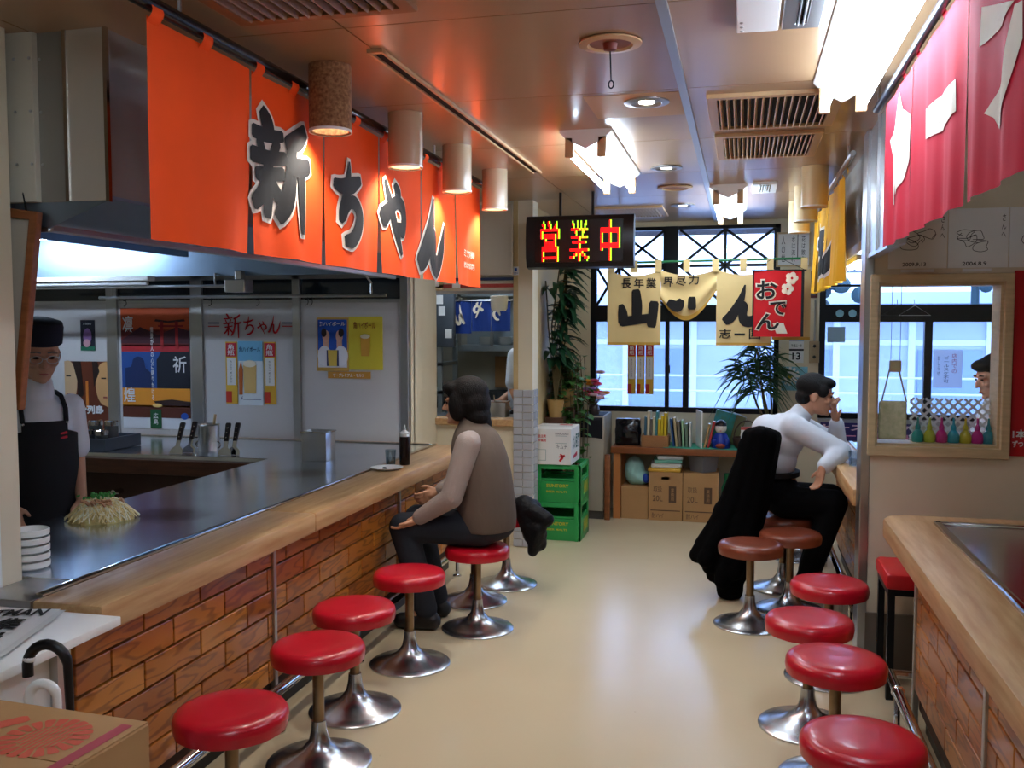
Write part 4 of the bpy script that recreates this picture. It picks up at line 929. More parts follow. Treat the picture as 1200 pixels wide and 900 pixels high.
# ------------------------------------------------------------------ posters on the panelled wall
PF = lambda d=.004: (lambda a, b: Vector((a, PW-.003-d, b)))
def sheet(name, label, x0, x1, z0, z1, col, cat='poster'):
    t = thing(name, label, cat, ((x0+x1)/2,PW,z0)); MB().box(x0,x1,PW-.005,PW,z0,z1).build('sheet', flat(col), t, smooth=False); return t
def rect(t, x0, x1, z0, z1, col, d=.003, name='print'):
    MB().box(x0,x1,PW-.005-d,PW-.004,z0,z1).build(name, flat(col), t, smooth=False)
def shape(t, pts, col, d=.004, name='print'):
    MB().prism(pts, (0,PW-.004,0), (1,0,0), (0,0,1), d+.001).build(name, flat(col), t, smooth=False)
def arc(cx, cz, rx_, rz_, a0=0, a1=2*PI, n=16): return [(cx+rx_*math.cos(a0+(a1-a0)*k/n), cz+rz_*math.sin(a0+(a1-a0)*k/n)) for k in range(n+(a1-a0<6))]
W_ = flat((240,240,240))
tp = sheet('travel_poster', 'tall travel poster of shrine gate, blue dome and golden sunset', -4.41, -3.85, .86, 1.735, (226,230,236))
rect(tp,-4.41,-3.85,1.57,1.735,(206,86,40)); rect(tp,-4.41,-3.85,1.46,1.58,(112,34,34)); rect(tp,-4.41,-3.85,1.42,1.47,(170,30,40))
shape(tp,[(-4.41,1.5),(-4.25,1.6),(-4.1,1.54),(-3.95,1.6),(-3.85,1.57),(-3.85,1.48),(-4.41,1.48)],(70,26,40))
shape(tp,[(-4.13,1.64),(-4.02,1.628),(-3.88,1.64),(-3.89,1.655),(-4.02,1.642),(-4.12,1.655)],(60,20,30),.006); rect(tp,-4.1,-3.9,1.60,1.612,(150,24,30),.006)
for x in (-4.07,-3.95): rect(tp,x-.012,x+.012,1.44,1.64,(160,26,30),.006)
rect(tp,-4.41,-3.85,1.155,1.42,(36,80,150)); shape(tp,[(-4.12,1.155),(-3.85,1.155),(-3.85,1.42),(-4.08,1.42),(-4.12,1.36)],(20,26,42),.004)
shape(tp,[(-4.38,1.155),(-4.38,1.3),(-4.33,1.31),(-4.32,1.34)]+arc(-4.27,1.34,.05,.045,PI,0,8)+[(-4.21,1.3),(-4.16,1.26),(-4.16,1.155)],(24,44,92),.006)
rect(tp,-4.41,-3.85,1.02,1.155,(232,150,44)); rect(tp,-4.41,-3.85,.94,1.03,(92,40,24)); shape(tp,[(-4.15,1.06),(-4.0,1.075),(-3.85,1.06),(-3.85,1.03),(-4.12,1.03)],(50,28,26),.005); shape(tp,arc(-4.12,1.03,.04,.014),(250,214,130),.006)
for c_, bx in (('凛',(-4.395,1.56,-4.305,1.68)),('祈',(-3.985,1.27,-3.875,1.39)),('煌',(-4.395,1.05,-4.3,1.16))): text(c_, W_, tp, bx, PF(.009), .01)
text('情景が人の心に語りかける', W_, tp, (-4.165,1.07,-4.14,1.6), PF(.009), .01, True)
shape(tp,[(-4.18,.865),(-4.09,.865),(-4.09,1.0),(-4.18,1.0)],(28,92,52),.006); text('広島', W_, tp, (-4.155,.89,-4.115,.975), PF(.009), .01, True)
shape(tp,arc(-3.9,.955,.03,.024),(40,90,190),.005)
sheet('small_dark_poster', 'small dark leaflet with purple and green print above the orange poster', -4.755, -4.635, 1.425, 1.65, (24,28,44)); q = bpy.data.objects['small_dark_poster']
shape(q,arc(-4.695,1.53,.035,.06),(150,110,170)); shape(q,arc(-4.70,1.48,.03,.03),(200,150,160),.005); rect(q,-4.755,-4.635,1.425,1.455,(30,110,80),.003); text('公演案内', W_, q, (-4.73,1.615,-4.66,1.63), PF(.006))
fp = sheet('film_poster', 'dark orange poster with two pale half faces behind chopsticks', -4.9, -4.52, .8, 1.345, (104,46,22))
shape(fp,[(-4.9,1.02)]+arc(-4.87,1.19,.075,.16,-PI/2,PI/2,12)+[(-4.9,1.345)],(206,170,130)); shape(fp,[(-4.52,1.0)]+arc(-4.56,1.18,.075,.16,PI/2*3,PI/2,12)[::1]+[(-4.52,1.345)],(212,160,104))
shape(fp,[(-4.83,1.345),(-4.76,1.345),(-4.74,1.1),(-4.79,1.04),(-4.79,1.2)],(40,22,18),.005); shape(fp,[(-4.66,1.345),(-4.62,1.345),(-4.6,1.27),(-4.65,1.16)],(40,22,18),.005)
for x, z in ((-4.865,1.235),(-4.565,1.22)): rect(fp,x-.02,x+.02,z-.004,z+.006,(40,24,20),.006)
for x, z in ((-4.865,1.1),(-4.555,1.08)): rect(fp,x-.016,x+.016,z-.006,z+.006,(140,60,50),.006)
rect(fp,-4.72,-4.70,1.0,1.2,(220,130,50),.004); text('感染列島', W_, fp, (-4.86,.955,-4.57,1.02), PF(.009), .04)
# red shop name painted on the third panel
sn = thing('painted_shop_name', 'red brush shop name with blue and red stripes painted on panel', 'lettering', (-3.4,PW,1.5))
RI = flat((196,24,34))
for k_, bx in (('shin',(-3.58,1.535,-3.44,1.69)),('chi',(-3.43,1.545,-3.33,1.675)),('ya',(-3.32,1.55,-3.235,1.64)),('n',(-3.24,1.555,-3.13,1.68))): brush(k_, RI, sn, bx, PF(.001), .55)
for x0, x1 in ((-3.70,-3.61),(-3.12,-3.04)):
    rect(sn,x0,x1,1.622,1.632,(40,70,120),-.003,'stripe'); rect(sn,x0,x1,1.60,1.608,(190,60,60),-.003,'stripe')
def strip(name, label, x0, x1, z0, z1, y=None):
    t = thing(name, label, 'poster', ((x0+x1)/2, y or PW, z0), 'yellow strip notices'); yy = (y or PW)-.004
    B = lambda a,b,c,d,e,col: MB().box(a,b,yy-e,yy+.003,c,d).build('print', flat(col), t, smooth=False)
    MB().box(x0,x1,yy-.001,yy+.003,z0,z1).build('sheet', flat((228,182,60)), t, smooth=False); w__ = x1-x0; h = z1-z0
    B(x0+.05*w__,x1-.05*w__,z1-.24*h,z1-.02*h,.003,(204,30,50)); B(x0+.12*w__,x1-.12*w__,z0+.3*h,z1-.26*h,.003,(236,236,232)); B(x0,x0+.5*w__,z0+.02*h,z0+.2*h,.003,(206,60,40))
    fn = lambda a,b: Vector((a,yy-.005,b))
    text('角瓶', W_, t, (x0+.2*w__,z1-.22*h,x1-.2*w__,z1-.04*h), fn, .01, True); text('今なら一杯いかが', M['ink'], t, (x0+.4*w__,z0+.34*h,x0+.58*w__,z1-.3*h), fn, 0, True)
strip('strip_notice', 'yellow strip notice left beside the highball menu, nearer the dark mullion'.replace('left ',''), -3.565,-3.475,1.055,1.495)
strip('strip_notice', 'yellow strip notice on the far edge of the highball menu, nearer the blue poster', -3.265,-3.175,1.055,1.495)
hm = sheet('drink_menu', 'white and pale blue drink menu with a golden beer mug picture', -3.465,-3.275,1.045,1.5,(226,236,242))
rect(hm,-3.465,-3.275,1.36,1.5,(120,190,226)); text('角ハイボール', flat((20,40,110)), hm, (-3.455,1.42,-3.29,1.46), PF(.008), .01)
shape(hm,[(-3.42,1.13),(-3.33,1.13),(-3.325,1.33),(-3.425,1.33)],(226,190,120)); shape(hm,arc(-3.375,1.34,.05,.025),(244,236,214),.005); shape(hm,[(-3.46,1.12),(-3.435,1.12),(-3.43,1.3),(-3.445,1.35),(-3.46,1.3)],(190,100,40),.005); rect(hm,-3.43,-3.29,1.085,1.088,(40,60,120)); text('¥', flat((20,40,110)), hm, (-3.445,1.085,-3.43,1.11), PF(.008))
bp = sheet('blue_poster', 'blue poster of two men facing each other over a golden mug', -2.86,-2.625,1.295,1.665,(214,170,84))
rect(bp,-2.85,-2.635,1.44,1.65,(28,84,190)); rect(bp,-2.85,-2.635,1.32,1.44,(226,226,236))
for s, x in ((1,-2.79),(-1,-2.69)):
    shape(bp,arc(x,1.535,.026,.042),(228,178,160),.005); shape(bp,arc(x-s*.014,1.56,.02,.03),(40,28,30),.006); shape(bp,[(x-s*.02,1.46),(x+s*.02,1.45),(x+s*.02,1.52),(x-s*.02,1.52)][::s],(220,170,150),.004)
    shape(bp,arc(x-s*.012,1.40,.05,.07),(236,236,244),.005); rect(bp,x+s*.012-.006,x+s*.012+.006,1.33,1.44,(50,60,110),.007)
shape(bp,[(-2.77,1.33),(-2.71,1.33),(-2.705,1.44),(-2.775,1.44)],(226,196,90),.008); text('角ハイボール', W_, bp, (-2.84,1.605,-2.645,1.635), PF(.009), .03)
yp = sheet('yellow_poster', 'plain yellow poster with small brown drink lettering', -2.622,-2.375,1.305,1.67,(222,206,62)); text('角ハイボール', flat((150,70,30)), yp, (-2.585,1.585,-2.425,1.635), PF(.006), .01)
shape(yp,[(-2.53,1.40),(-2.47,1.40),(-2.465,1.53),(-2.535,1.53)],(214,160,60)); shape(yp,arc(-2.5,1.535,.035,.016),(240,232,200),.005)
op = sheet('ochre_strip_poster', 'ochre strip poster with white lettering below the two drink posters', -2.78,-2.465,1.245,1.292,(206,150,60)); text('ザ・プレミアム・モルツ', W_, op, (-2.74,1.255,-2.51,1.28), PF(.006), .02)

# ------------------------------------------------------------------ near left: cabinet, newspaper, umbrellas, cartons, hanging frame
cb = thing('white_cabinet', 'white low cabinet with overhanging top at the counter end', 'cabinet', (-2.1,1.7,0))
MB().box(-2.7,-1.66,1.0,2.225,.775,.8).build('top', M['white'], cb, bev=.003); MB().box(-2.65,-1.74,1.05,2.08,0,.775).build('body', M['white'], cb, smooth=False); MB().box(-1.745,-1.715,2.04,2.09,0,.775).build('metal_edge', M['alu'], cb, smooth=False)
np_ = thing('newspaper', 'folded newspaper with black headlines lying on the white cabinet', 'newspaper', (-1.9,2.0,.8))
nf = lambda a,b,d=.0: Vector((-2.0,1.94,.807+d)) + Matrix.Rotation(.3,3,'Z') @ Vector((a,b,.006*math.sin(a*9)))
MB().grid(lambda u,v: nf(-.25+.5*u,-.18+.38*v), 12, 3).build('sheet', flat((214,214,212)), np_); MB().grid(lambda u,v: nf(-.26+.5*u,-.19+.38*v,.006), 12, 3).build('sheet', flat((222,222,220)), np_)
text('FLYING DUSTMAN', M['ink'], np_, (-.2,.12,.22,.18), lambda a,b: nf(a,b,.01), .03); text('超特集', M['ink'], np_, (-.02,.0,.2,.1), lambda a,b: nf(a,b,.01), .03)
text('日刊新聞', M['ink'], np_, (.12,-.14,.2,-.02), lambda a,b: nf(a,b,.01), .03, True)
MB().grid(lambda u,v: nf(-.22+.18*u,-.1+.2*v,.0095), 6, 3).build('photo_print', mat('newsprint_photo', (120,120,122), .7, noise=.7, nscale=14), np_)
for k in range(7): MB().grid(lambda u,v: nf(-.22+.3*u,-.13-.008*k+.004*v,.0095), 6, 1).build('text_lines', flat((90,90,90)), np_)
def umbrella(x, y, ztop, r, m, lean, label, R=.04, shaft=True):
    t = thing('umbrella', label, 'umbrella', (x,y,0))
    pts = [(x+lean,y,.03),(x+lean*.5,y,ztop*.5),(x,y,ztop-R)] + [(x-R+R*math.cos(a*PI/10), y-.02*a/10, ztop-R+R*math.sin(a*PI/10)) for a in range(1,11)] + [(x-2*R,y-.02,ztop-R-.03)]
    MB().tube(pts, [r*.6,r*.6,r]+[r*1.15]*11, 12).build('handle', m, t)
    MB().lathe([(.008,.05),(.03,.3),(.034,ztop*.62),(.02,ztop*.68)], (x+lean*.6,y,0), 12, lambda i,j: 1+.12*(j%2)).build('folded_canopy', mat('black_nylon',(20,20,26),.5) if m is M['black'] else mat('white_nylon',(214,216,222),.5), t)
umbrella(ony(80,800,1.86).x, 1.86, ony(55,753,1.86).z, .011, M['black'], .02, 'black umbrella with thick crook handle leaning by the cabinet', .047)
umbrella(ony(67,830,1.77).x, 1.77, ony(52,799,1.77).z, .010, M['white'], .02, 'white umbrella with slim crook handle in front of the black one', .028)
MB().ell((ony(80,800,1.86).x-.091,1.842,ony(55,753,1.86).z-.036), (.0145,.0145,.011), (0,0,0), 12, 8).build('price_sticker', M['paper'], bpy.data.objects['umbrella'])
ORP = flat((206,90,66))
for zb_, lab in ((0,'lower cardboard carton hidden under the printed carton'), (.382,'cardboard carton with orange wheel print on its top')):
    k = thing('carton', lab, 'carton', (-1.45,1.5,zb_), 'cartons by the entrance'); R_ = Matrix.Rotation(-.06,3,'Z'); O = Vector((-1.206,1.70,zb_))
    C_ = lambda a,b,c: O + R_ @ Vector((a,b,c))
    b8 = MB(); b8.add([C_(a,b,c) for c in (0,.382) for a,b in ((-.46,-.42),(0,-.42),(0,0),(-.46,0))], [(3,2,1,0),(4,5,6,7),(0,1,5,4),(1,2,6,5),(2,3,7,6),(3,0,4,7)]); b8.build('box', M['card'], k, smooth=False, bev=.004)
    if zb_:
        fn = lambda a,b: C_(a,b,.3862)
        for (p,q) in ((-.418,-.211),(-.207,-.002)): MB().add([C_(a,b,c) for c in (.381,.385) for a,b in ((-.458,p),(-.002,p),(-.002,q),(-.458,q))], [(3,2,1,0),(4,5,6,7),(0,1,5,4),(1,2,6,5),(2,3,7,6),(3,0,4,7)]).build('flap', M['card'], k, smooth=False)
        ccx, ccy = -.15, -.13
        for rr in range(20):
            a = rr*PI/10; 
            mb = MB(); stroke(mb, [(ccx+.055*math.cos(a),ccy+.055*math.sin(a),.006),(ccx+.085*math.cos(a),ccy+.085*math.sin(a),.011)], fn, (0,0,1,1)); mb.build('wheel_print', ORP, k, smooth=False)
        for rr in range(-4,5):
            L = math.sqrt(max(.001,.05**2-(rr*.011)**2)); MB().grid(lambda u,v: fn(ccx+rr*.011+.006*u, ccy-L+2*L*v), 1, 2).build('wheel_print', ORP, k)
        mb = MB(); stroke(mb, [(-.40,-.05,.02),(-.37,-.14,.022),(-.32,-.15,.02),(-.26,-.07,.018)], fn, (0,0,1,1)); mb.build('brush_print', ORP, k, smooth=False)
        MB().grid(lambda u,v: fn(-.045+.028*u,-.33+.3*v), 1, 2).build('label_print', flat((176,70,80)), k); text('KAGOTSURUBE', flat((220,180,150)), k, (-.038,-.24,-.024,-.09), lambda a,b: fn(a,b)+Vector((0,0,.001)), 0, True) if 0 else None
pf = thing('framed_picture', 'brown wooden picture frame hanging askew on a wire past the wall end', 'picture frame', (-2.3,2.52,1.4))
fo = ony(43,248,2.475); A = .14; ux = Vector((-math.cos(A),0,math.sin(A))); uz = Vector((-math.sin(A),0,-math.cos(A)))
MB().ring([(0,0),(.42,0),(.42,.62),(0,.62)], [(.028,.028),(.392,.028),(.392,.592),(.028,.592)], fo, ux, uz, -.028).build('frame', M['woodred'], pf, smooth=False, bev=.004)
MB().prism([(.02,.02),(.4,.02),(.4,.6),(.02,.6)], fo+Vector((0,.014,0)), ux, uz, -.008).build('backing', mat('beige_mat_board', (190,178,160), .7), pf, smooth=False)
MB().tube([fo+ux*.05+Vector((0,.014,0)), fo+ux*.055+Vector((-.006,.016,.05)), fo+ux*.06+Vector((-.008,.03,.085))], .003, 6).build('wire', M['dark'], pf)
nt_ = tag(MB().box(-2.4,-2.3,2.78,2.785,1.45,1.52).build('wall_notice', M['paper'], smooth=False), 'small white notice beside the hanging frame', 'notice') if 0 else None
# ------------------------------------------------------------------ kitchen beyond the serving opening
def card_text(t, s, m, box, y, bold=.01, vertical=False, d=.002): return text(s, m, t, box, lambda a,b: Vector((a,y-d,b)), bold, vertical)
kc = thing('kitchen_counter', 'steel kitchen work counter behind the serving opening', 'counter', (-2.4,7.1,0))
MB().box(-3.4,-1.6,6.73,7.3,.86,.9).build('top', M['steel'], kc, bev=.004); MB().box(-3.4,-1.6,6.75,7.26,0,.86).build('body', mat('grey_cabinet',(150,158,164),.5), kc, smooth=False)
k2 = thing('kitchen_counter', 'dark cooking counter along the kitchen back wall', 'counter', (-2.4,8.9,0))
MB().box(-4.2,-1.68,8.6,9.28,.82,.88).build('top', M['blackmetal'], k2, bev=.004); MB().box(-4.2,-1.68,8.65,9.28,0,.82).build('body', M['steel'], k2, smooth=False)
KS = mat('kitchen_shelf_steel', (176,190,200), .35, .8)
ks = thing('kitchen_shelf', 'open steel shelf rack with plates at the kitchen side', 'shelf', (-2.9,8.2,0))
for x in (-3.3,-2.62): 
    for y in (8.0,8.45): MB().box(x-.02,x+.02,y-.02,y+.02,0,1.95).build('upright', KS, ks, smooth=False)
for z in (.6,1.0,1.25,1.45,1.85): MB().box(-3.32,-2.6,7.98,8.47,z,z+.03).build('shelf_board', KS, ks, smooth=False)
for k in range(9): tag(MB().lathe([(.04,0),(.075,.012),(.076,.016),(.001,.006)], (-2.76,8.2,1.48+.014*k), 20).build('plate', M['white']), 'white plate in a stack on the steel kitchen rack', 'plate', 'plates on the kitchen rack')
for k in range(4): tag(MB().lathe([(.03,0),(.06,.05),(.056,.05),(.001,.01)], (-2.95,8.15,1.48+.03*k), 18).build('bowl', M['white']), 'white bowl in a stack on the steel kitchen rack', 'bowl', 'bowls on the kitchen rack')
for k, (x,z,c) in enumerate(((-2.9,1.28,(90,96,104)),(-2.78,1.28,(30,70,150)),(-2.68,1.28,(150,156,160)),(-2.95,1.03,(40,44,50)),(-2.75,1.03,(70,120,160)))):
    t = tag(MB().lathe([(.045,0),(.05,.01),(.05,.1),(.03,.12),(.03,.14),(.001,.14)], (x,8.12,z), 16).build('storage_jar', flat(c)), ['grey','bright blue','silver','black','steel blue'][k]+' storage jar on the steel kitchen rack', 'jar')
wc = thing('wall_cabinet', 'steel wall cabinet with glass doors above the cooking counter', 'cabinet', (-2.2,9.1,1.4))
MB().box(-2.75,-1.6,8.95,9.3,1.36,1.42).box(-2.75,-1.6,9.28,9.3,1.36,1.95).box(-2.75,-1.6,8.95,9.3,1.9,1.95).build('body', KS, wc, smooth=False)
for x in (-2.73,-2.4,-2.05,-1.65): MB().box(x-.015,x+.015,8.95,8.97,1.4,1.92).build('stile', M['alu'], wc, smooth=False)
for x in (-2.5,-2.3,-1.9): 
    for q in range(5): tag(MB().lathe([(.05,0),(.08,.016),(.001,.008)], (x,9.12,1.42+.016*q), 16).build('plate', M['white']), 'white plate stacked inside the glass-front wall cabinet', 'plate', 'plates in the wall cabinet')
fz = tag(MB().box(-2.64,-2.47,7.93,7.983,1.42,1.9).build('notice_board', mat('dark_grey_board',(66,74,84),.5), bev=.004), 'dark grey upright board with paper notes beside the blue curtain', 'board')
for k,(x,z) in enumerate(((-2.60,1.8),(-2.58,1.7),(-2.52,1.5))): tag(MB().box(x-.03,x+.03,7.925,7.931,z,z+.08).build('paper_note', M['paper'], smooth=False), 'white paper note stuck on the dark kitchen board', 'note', 'notes on the kitchen board')
BLU = mat('navy_cloth', (18,52,128), .8)
nk = thing('shop_curtain', 'navy blue kitchen curtain with white characters seen from behind', 'curtain', (-2.25,8.1,1.83))
for a,b in ((-2.53,-2.36),(-2.355,-2.18),(-2.175,-2.0)): MB().grid(lambda u,v: Vector((a+(b-a)*u, 8.1+.008*math.sin(u*9), 1.83-.27*v-(.02 if a<-2.5 else 0)*v)), 10, 6).build('curtain_panel', BLU, nk, ang=180)
nb = lambda a,b: Vector((a,8.085,b))
for k_,bx in (('n',(-2.41,1.62,-2.52,1.8)),('ya',(-2.24,1.68,-2.34,1.82)),('chi',(-2.07,1.66,-2.16,1.82))): brush(k_, WP, nk, bx, nb, 1.0)
MB().tube([(-2.58,8.1,1.835),(-1.95,8.1,1.835)], .008, 6).build('rod', M['steel'], nk)
for x in (-2.56,-1.97): MB().tube([(x,8.1,1.835),(x,8.1,H)], .004, 5).build('cord', M['dark'], nk)
yb = thing('yellow_basket', 'yellow plastic basket heaped with white sprouts in the kitchen', 'basket', (-2.4,7.1,.9))
yx, yy = ony(492,465,7.05).x, 7.05
MB().ring([(yx-.09,yy-.07),(yx+.09,yy-.07),(yx+.09,yy+.07),(yx-.09,yy+.07)], [(yx-.083,yy-.063),(yx+.083,yy-.063),(yx+.083,yy+.063),(yx-.083,yy+.063)], (0,0,.965), (1,0,0), (0,1,0), .075).build('side_wall', mat('yellow_plastic',(232,190,30),.4), yb, smooth=False); MB().box(yx-.085,yx+.085,yy-.065,yy+.065,.965,.975).build('bottom', MATS['yellow_plastic'], yb, smooth=False)
c = MB()
for k in range(60): c.ell((yx+random.uniform(-.075,.075), yy+random.uniform(-.05,.05), 1.03+random.uniform(0,.035)), (.02,.008,.008), (random.random()*3,random.random()*3,random.random()*3), 6, 4)
stuff(c.build('sprouts', mat('sprout'  , (240,238,214)), yb))
MB().box(yx-.1,yx+.1,yy-.08,yy+.08,.899,.967).build('stand', M['steel'], yb, smooth=False)
sx = ony(586,470,7.05).x
steelbox('steel_container', 'square steel container with ladle on the kitchen counter', sx-.085, sx+.06, 6.98, 7.12, .899, .125)
MB().tube([(sx-.03,7.05,.92),(sx-.05,7.05,1.07)], .005, 6).build('ladle_handle', M['chrome'], bpy.data.objects['steel_container.001'])
for k,px in enumerate((478,484,489)):
    p = ony(px,475,6.95); t = thing('griddle_spatula', 'black handled spatula standing on the kitchen counter', 'spatula', (p.x,6.95,.9), 'spatulas on the kitchen counter')
    MB().box(p.x-.025,p.x+.025,6.948,6.952,.899,.945).build('blade', M['chrome'], t, smooth=False); MB().obox((p.x+.006,6.95,1.0),(.016,.012,.12),(0,.1,0)).build('handle', M['black'], t, smooth=False)
for k,(x,z,w_,h_,cc) in enumerate(((-2.3,.88,.3,.1,(60,66,70)),(-1.985,.88,.2,.09,(30,34,36)),(-1.71,.88,.16,.12,(150,156,160)),(-2.6,.88,.16,.16,(180,184,186)))):
    t = thing('cooking_pot', ['wide grey','low black','silver','pale tall'][k]+' cooking pot on the back kitchen counter', 'pot', (x,8.85,z))
    MB().lathe([(w_*.45,0),(w_*.5,.01),(w_*.5,h_),(w_*.47,h_),(w_*.44,.012),(.001,.012)], (x,8.85,z-.001), 24).build('body', flat(cc,.35), t)
    for s in (-1,1): MB().box(x+s*w_*.5-.025,x+s*w_*.5+.025,8.83,8.87,z+h_*.8,z+h_*.8+.012).build('handle', M['black'], t, smooth=False)
tag(MB().box(-2.45,-2.0,9.27,9.3,.98,1.3).build('tan_board', M['card'], smooth=False), 'tan board leaning on the kitchen back wall', 'board')
wcan = thing('hanging_canister', 'white enamel canister hanging at the top of the serving opening', 'canister', (-1.85,6.8,1.75)); kx = ony(585,370,6.9).x
MB().lathe([(.05,0),(.062,.02),(.068,.11),(.06,.115),(.001,.115)], (kx,6.9,1.72), 24).build('body', M['white'], wcan); MB().tube([(kx,6.9,1.83),(kx,6.9,H)], .004, 5).build('hanger', M['steel'], wcan)
fluor(-2.5,-2.26,6.85,8.05,'twin-tube fluorescent light lighting the kitchen, above the serving opening', 'kitchen_lamp_offscreen')
ak = thing('autograph_card', 'framed autograph card above the serving opening under orange curtain', 'card', (-2.3,KW-.02,1.9))
MB().box(-2.42,-2.13,KW-.02,KW,1.87,2.08).build('frame', M['woodlight'], ak, smooth=False); MB().box(-2.38,-2.16,KW-.024,KW-.018,1.895,2.06).build('card', M['paper'], ak, smooth=False)
def scribble(t, fn, box, seed, n=3):
    rr = random.Random(seed); mb = MB()
    for q in range(n):
        cx, cy = rr.uniform(.25,.75), rr.uniform(.3,.7); pts = []
        a0 = rr.uniform(0,6); 
        for k in range(9): a = a0+k*.9; r = rr.uniform(.1,.32); pts.append((cx+r*math.cos(a)*.9, cy+r*math.sin(a)*.6, .006))
        stroke(mb, [(min(.95,max(.05,a)),min(.95,max(.05,b)),c_) for a,b,c_ in pts], fn, box)
    mb.build('signature', M['ink'], t, smooth=False)
scribble(ak, lambda a,b: Vector((a,KW-.026,b)), (-2.37,1.9,-2.17,2.05), 3)

# ------------------------------------------------------------------ crates and printed carton by the tiled column
GRN = mat('green_crate_plastic', (44,158,82), .4)
cx0, cx1, cy0, cy1 = -1.50, -1.15, 6.84, 7.22
def crate(z, label):
    t = thing('bottle_crate', label, 'crate', ((cx0+cx1)/2,(cy0+cy1)/2,z), 'green bottle crates'); h = .285
    def side(o, x, L, nm):
        # wall with a hand opening
        x = Vector(x); y = Vector((0,0,1)); k = .012
        MB().ring([(0,0),(L,0),(L,h),(0,h)], [(.05,.16),(L-.05,.16),(L-.05,h-.035),(.05,h-.035)], o, x, y, k).build(nm, GRN, t, bev=.002)
        for a,b in ((0,.02),(.185-.02,.185-.005),(h-.025,h)): MB().prism([(0,a),(L,a),(L,b),(0,b)], Vector(o)-x.cross(y)*.008, x, y, .012).build('rib', GRN, t, smooth=False)
    side((cx0,cy0+.012,z), (1,0,0), cx1-cx0, 'front_wall'); side((cx1-.012,cy0,z), (0,1,0), cy1-cy0, 'side_wall'); side((cx1,cy1-.012,z), (-1,0,0), cx1-cx0, 'back_wall'); side((cx0+.012,cy1,z), (0,-1,0), cy1-cy0, 'side_wall')
    MB().box(cx0+.004,cx1-.004,cy0+.004,cy1-.004,z,z+.012).build('bottom', GRN, t, smooth=False)
    for a in (cx0+.03,cx1-.03): MB().box(a-.012,a+.012,cy0-.009,cy0+.004,z,z+h).build('rib', GRN, t, smooth=False)
    YP = flat((210,190,40)); f = lambda a,b: Vector((a,cy0-.0022,b)); text('SUNTORY', YP, t, (cx0+.09,z+.115,cx1-.09,z+.14), f, .02); text('BEER MALTS', YP, t, (cx0+.09,z+.075,cx1-.1,z+.09), f, .01)
    MB().prism([(.13,.05),(.32,.05),(.32,.14),(.13,.14)], (cx1+.0005,cy0,z), (0,1,0), (0,0,1), .001).build('side_label', flat((150,170,60)), t, smooth=False)
    text('モルツ', YP, t, (.15,.07,.3,.12), lambda a,b: Vector((cx1+.002,cy0+a,z+b)), .02)
crate(0.0, 'lower green plastic bottle crate on the floor'); crate(.287, 'upper green plastic bottle crate under the printed carton')
wx = thing('printed_carton', 'white printed carton standing on the green crates', 'carton', (-1.36,7.0,.57))
z = .574; ax0, ax1, ay0, ay1 = -1.52, -1.22, 6.82, 7.2
MB().box(ax0,ax1,ay0,ay1,z,z+.27).build('box', mat('white_cardboard',(228,226,222),.6), wx, smooth=False, bev=.004)
RP = flat((206,60,60)); f = lambda a,b: Vector((a,ay0-.001,b)); g = lambda a,b: Vector((ax1+.001,a,b)); TG = flat((20,90,80))
text('取扱注意', RP, wx, (ax0+.03,z+.2,ax0+.11,z+.225), f, .02); text('天地無用', RP, wx, (ax0+.03,z+.17,ax0+.11,z+.19), f, .02); text('MARUSAN', flat((90,90,96)), wx, (ax0+.18,z+.225,ax1-.02,z+.24), f); text('キムチ', flat((90,90,96)), wx, (ax0+.19,z+.12,ax1-.03,z+.155), f)
for (a,b,c_,d_) in ((.02,.03,.11,.033),(.02,.11,.11,.113),(.18,.16,.27,.163),(.18,.215,.27,.218),(.02,.03,.023,.113),(.107,.03,.11,.113)): MB().grid(lambda u,v: f(ax0+a+(c_-a)*u, z+b+(d_-b)*v), 1, 1).build('print_line', flat((120,150,150)), wx)
mb = MB(); stroke(mb, [(ax0+.22,z+.08,.006),(ax0+.235,z+.06,.01),(ax0+.215,z+.03,.008)], f, (0,0,1,1)); stroke(mb, [(ax0+.21,z+.06,.005),(ax0+.25,z+.07,.008)], f, (0,0,1,1)); mb.build('brush_print', flat((210,30,40)), wx, smooth=False)
text('よい豆腐', TG, wx, (ay0+.06,z+.1,ay1-.05,z+.22), g, .03); mb = MB(); stroke(mb, [(ay0+.1,z+.05,.012),(ay0+.25,z+.06,.016)], g, (0,0,1,1)); mb.build('brush_print', flat((200,40,70)), wx, smooth=False)
MB().grid(lambda u,v: Vector((ax0+.02+.26*u, ay0+.18+.03*v, z+.2712)), 1, 1).build('tape', flat((190,196,200)), wx); MB().grid(lambda u,v: Vector((ax0+.16+.1*u, ay0+.25+.08*v, z+.2712)), 1, 1).build('top_print', flat((206,110,110)), wx)

# ------------------------------------------------------------------ plants
LEAF = mat('green_leaf', (46,104,44), .45, vary=.2, noise=.4, nscale=20, col2=(90,140,60)); LEAFB = mat('deep_green_leaf', (24,66,38), .45, noise=.3, nscale=12); STEM = mat('plant_stem', (96,84,50), .6)
def leaf(mb, p, d, up, L, wd, droop=.3):
    p = Vector(p); d = Vector(d).normalized(); s = d.cross(Vector(up)); s = s.normalized() if s.length > .01 else Vector((1,0,0)); n = s.cross(d)
    row = []
    for t, w_ in ((0,.08),(.3,.9),(.6,.75),(1,.02)):
        c_ = p + d*L*t + n*(-.0) + Vector((0,0,-droop*L*t*t)); row += [c_-s*wd*w_/2+n*.06*L*w_, c_, c_+s*wd*w_/2+n*.06*L*w_]
    mb.add(row, [f for i in range(3) for f in ((3*i,3*i+1,3*i+4,3*i+3),(3*i+1,3*i+2,3*i+5,3*i+4))])
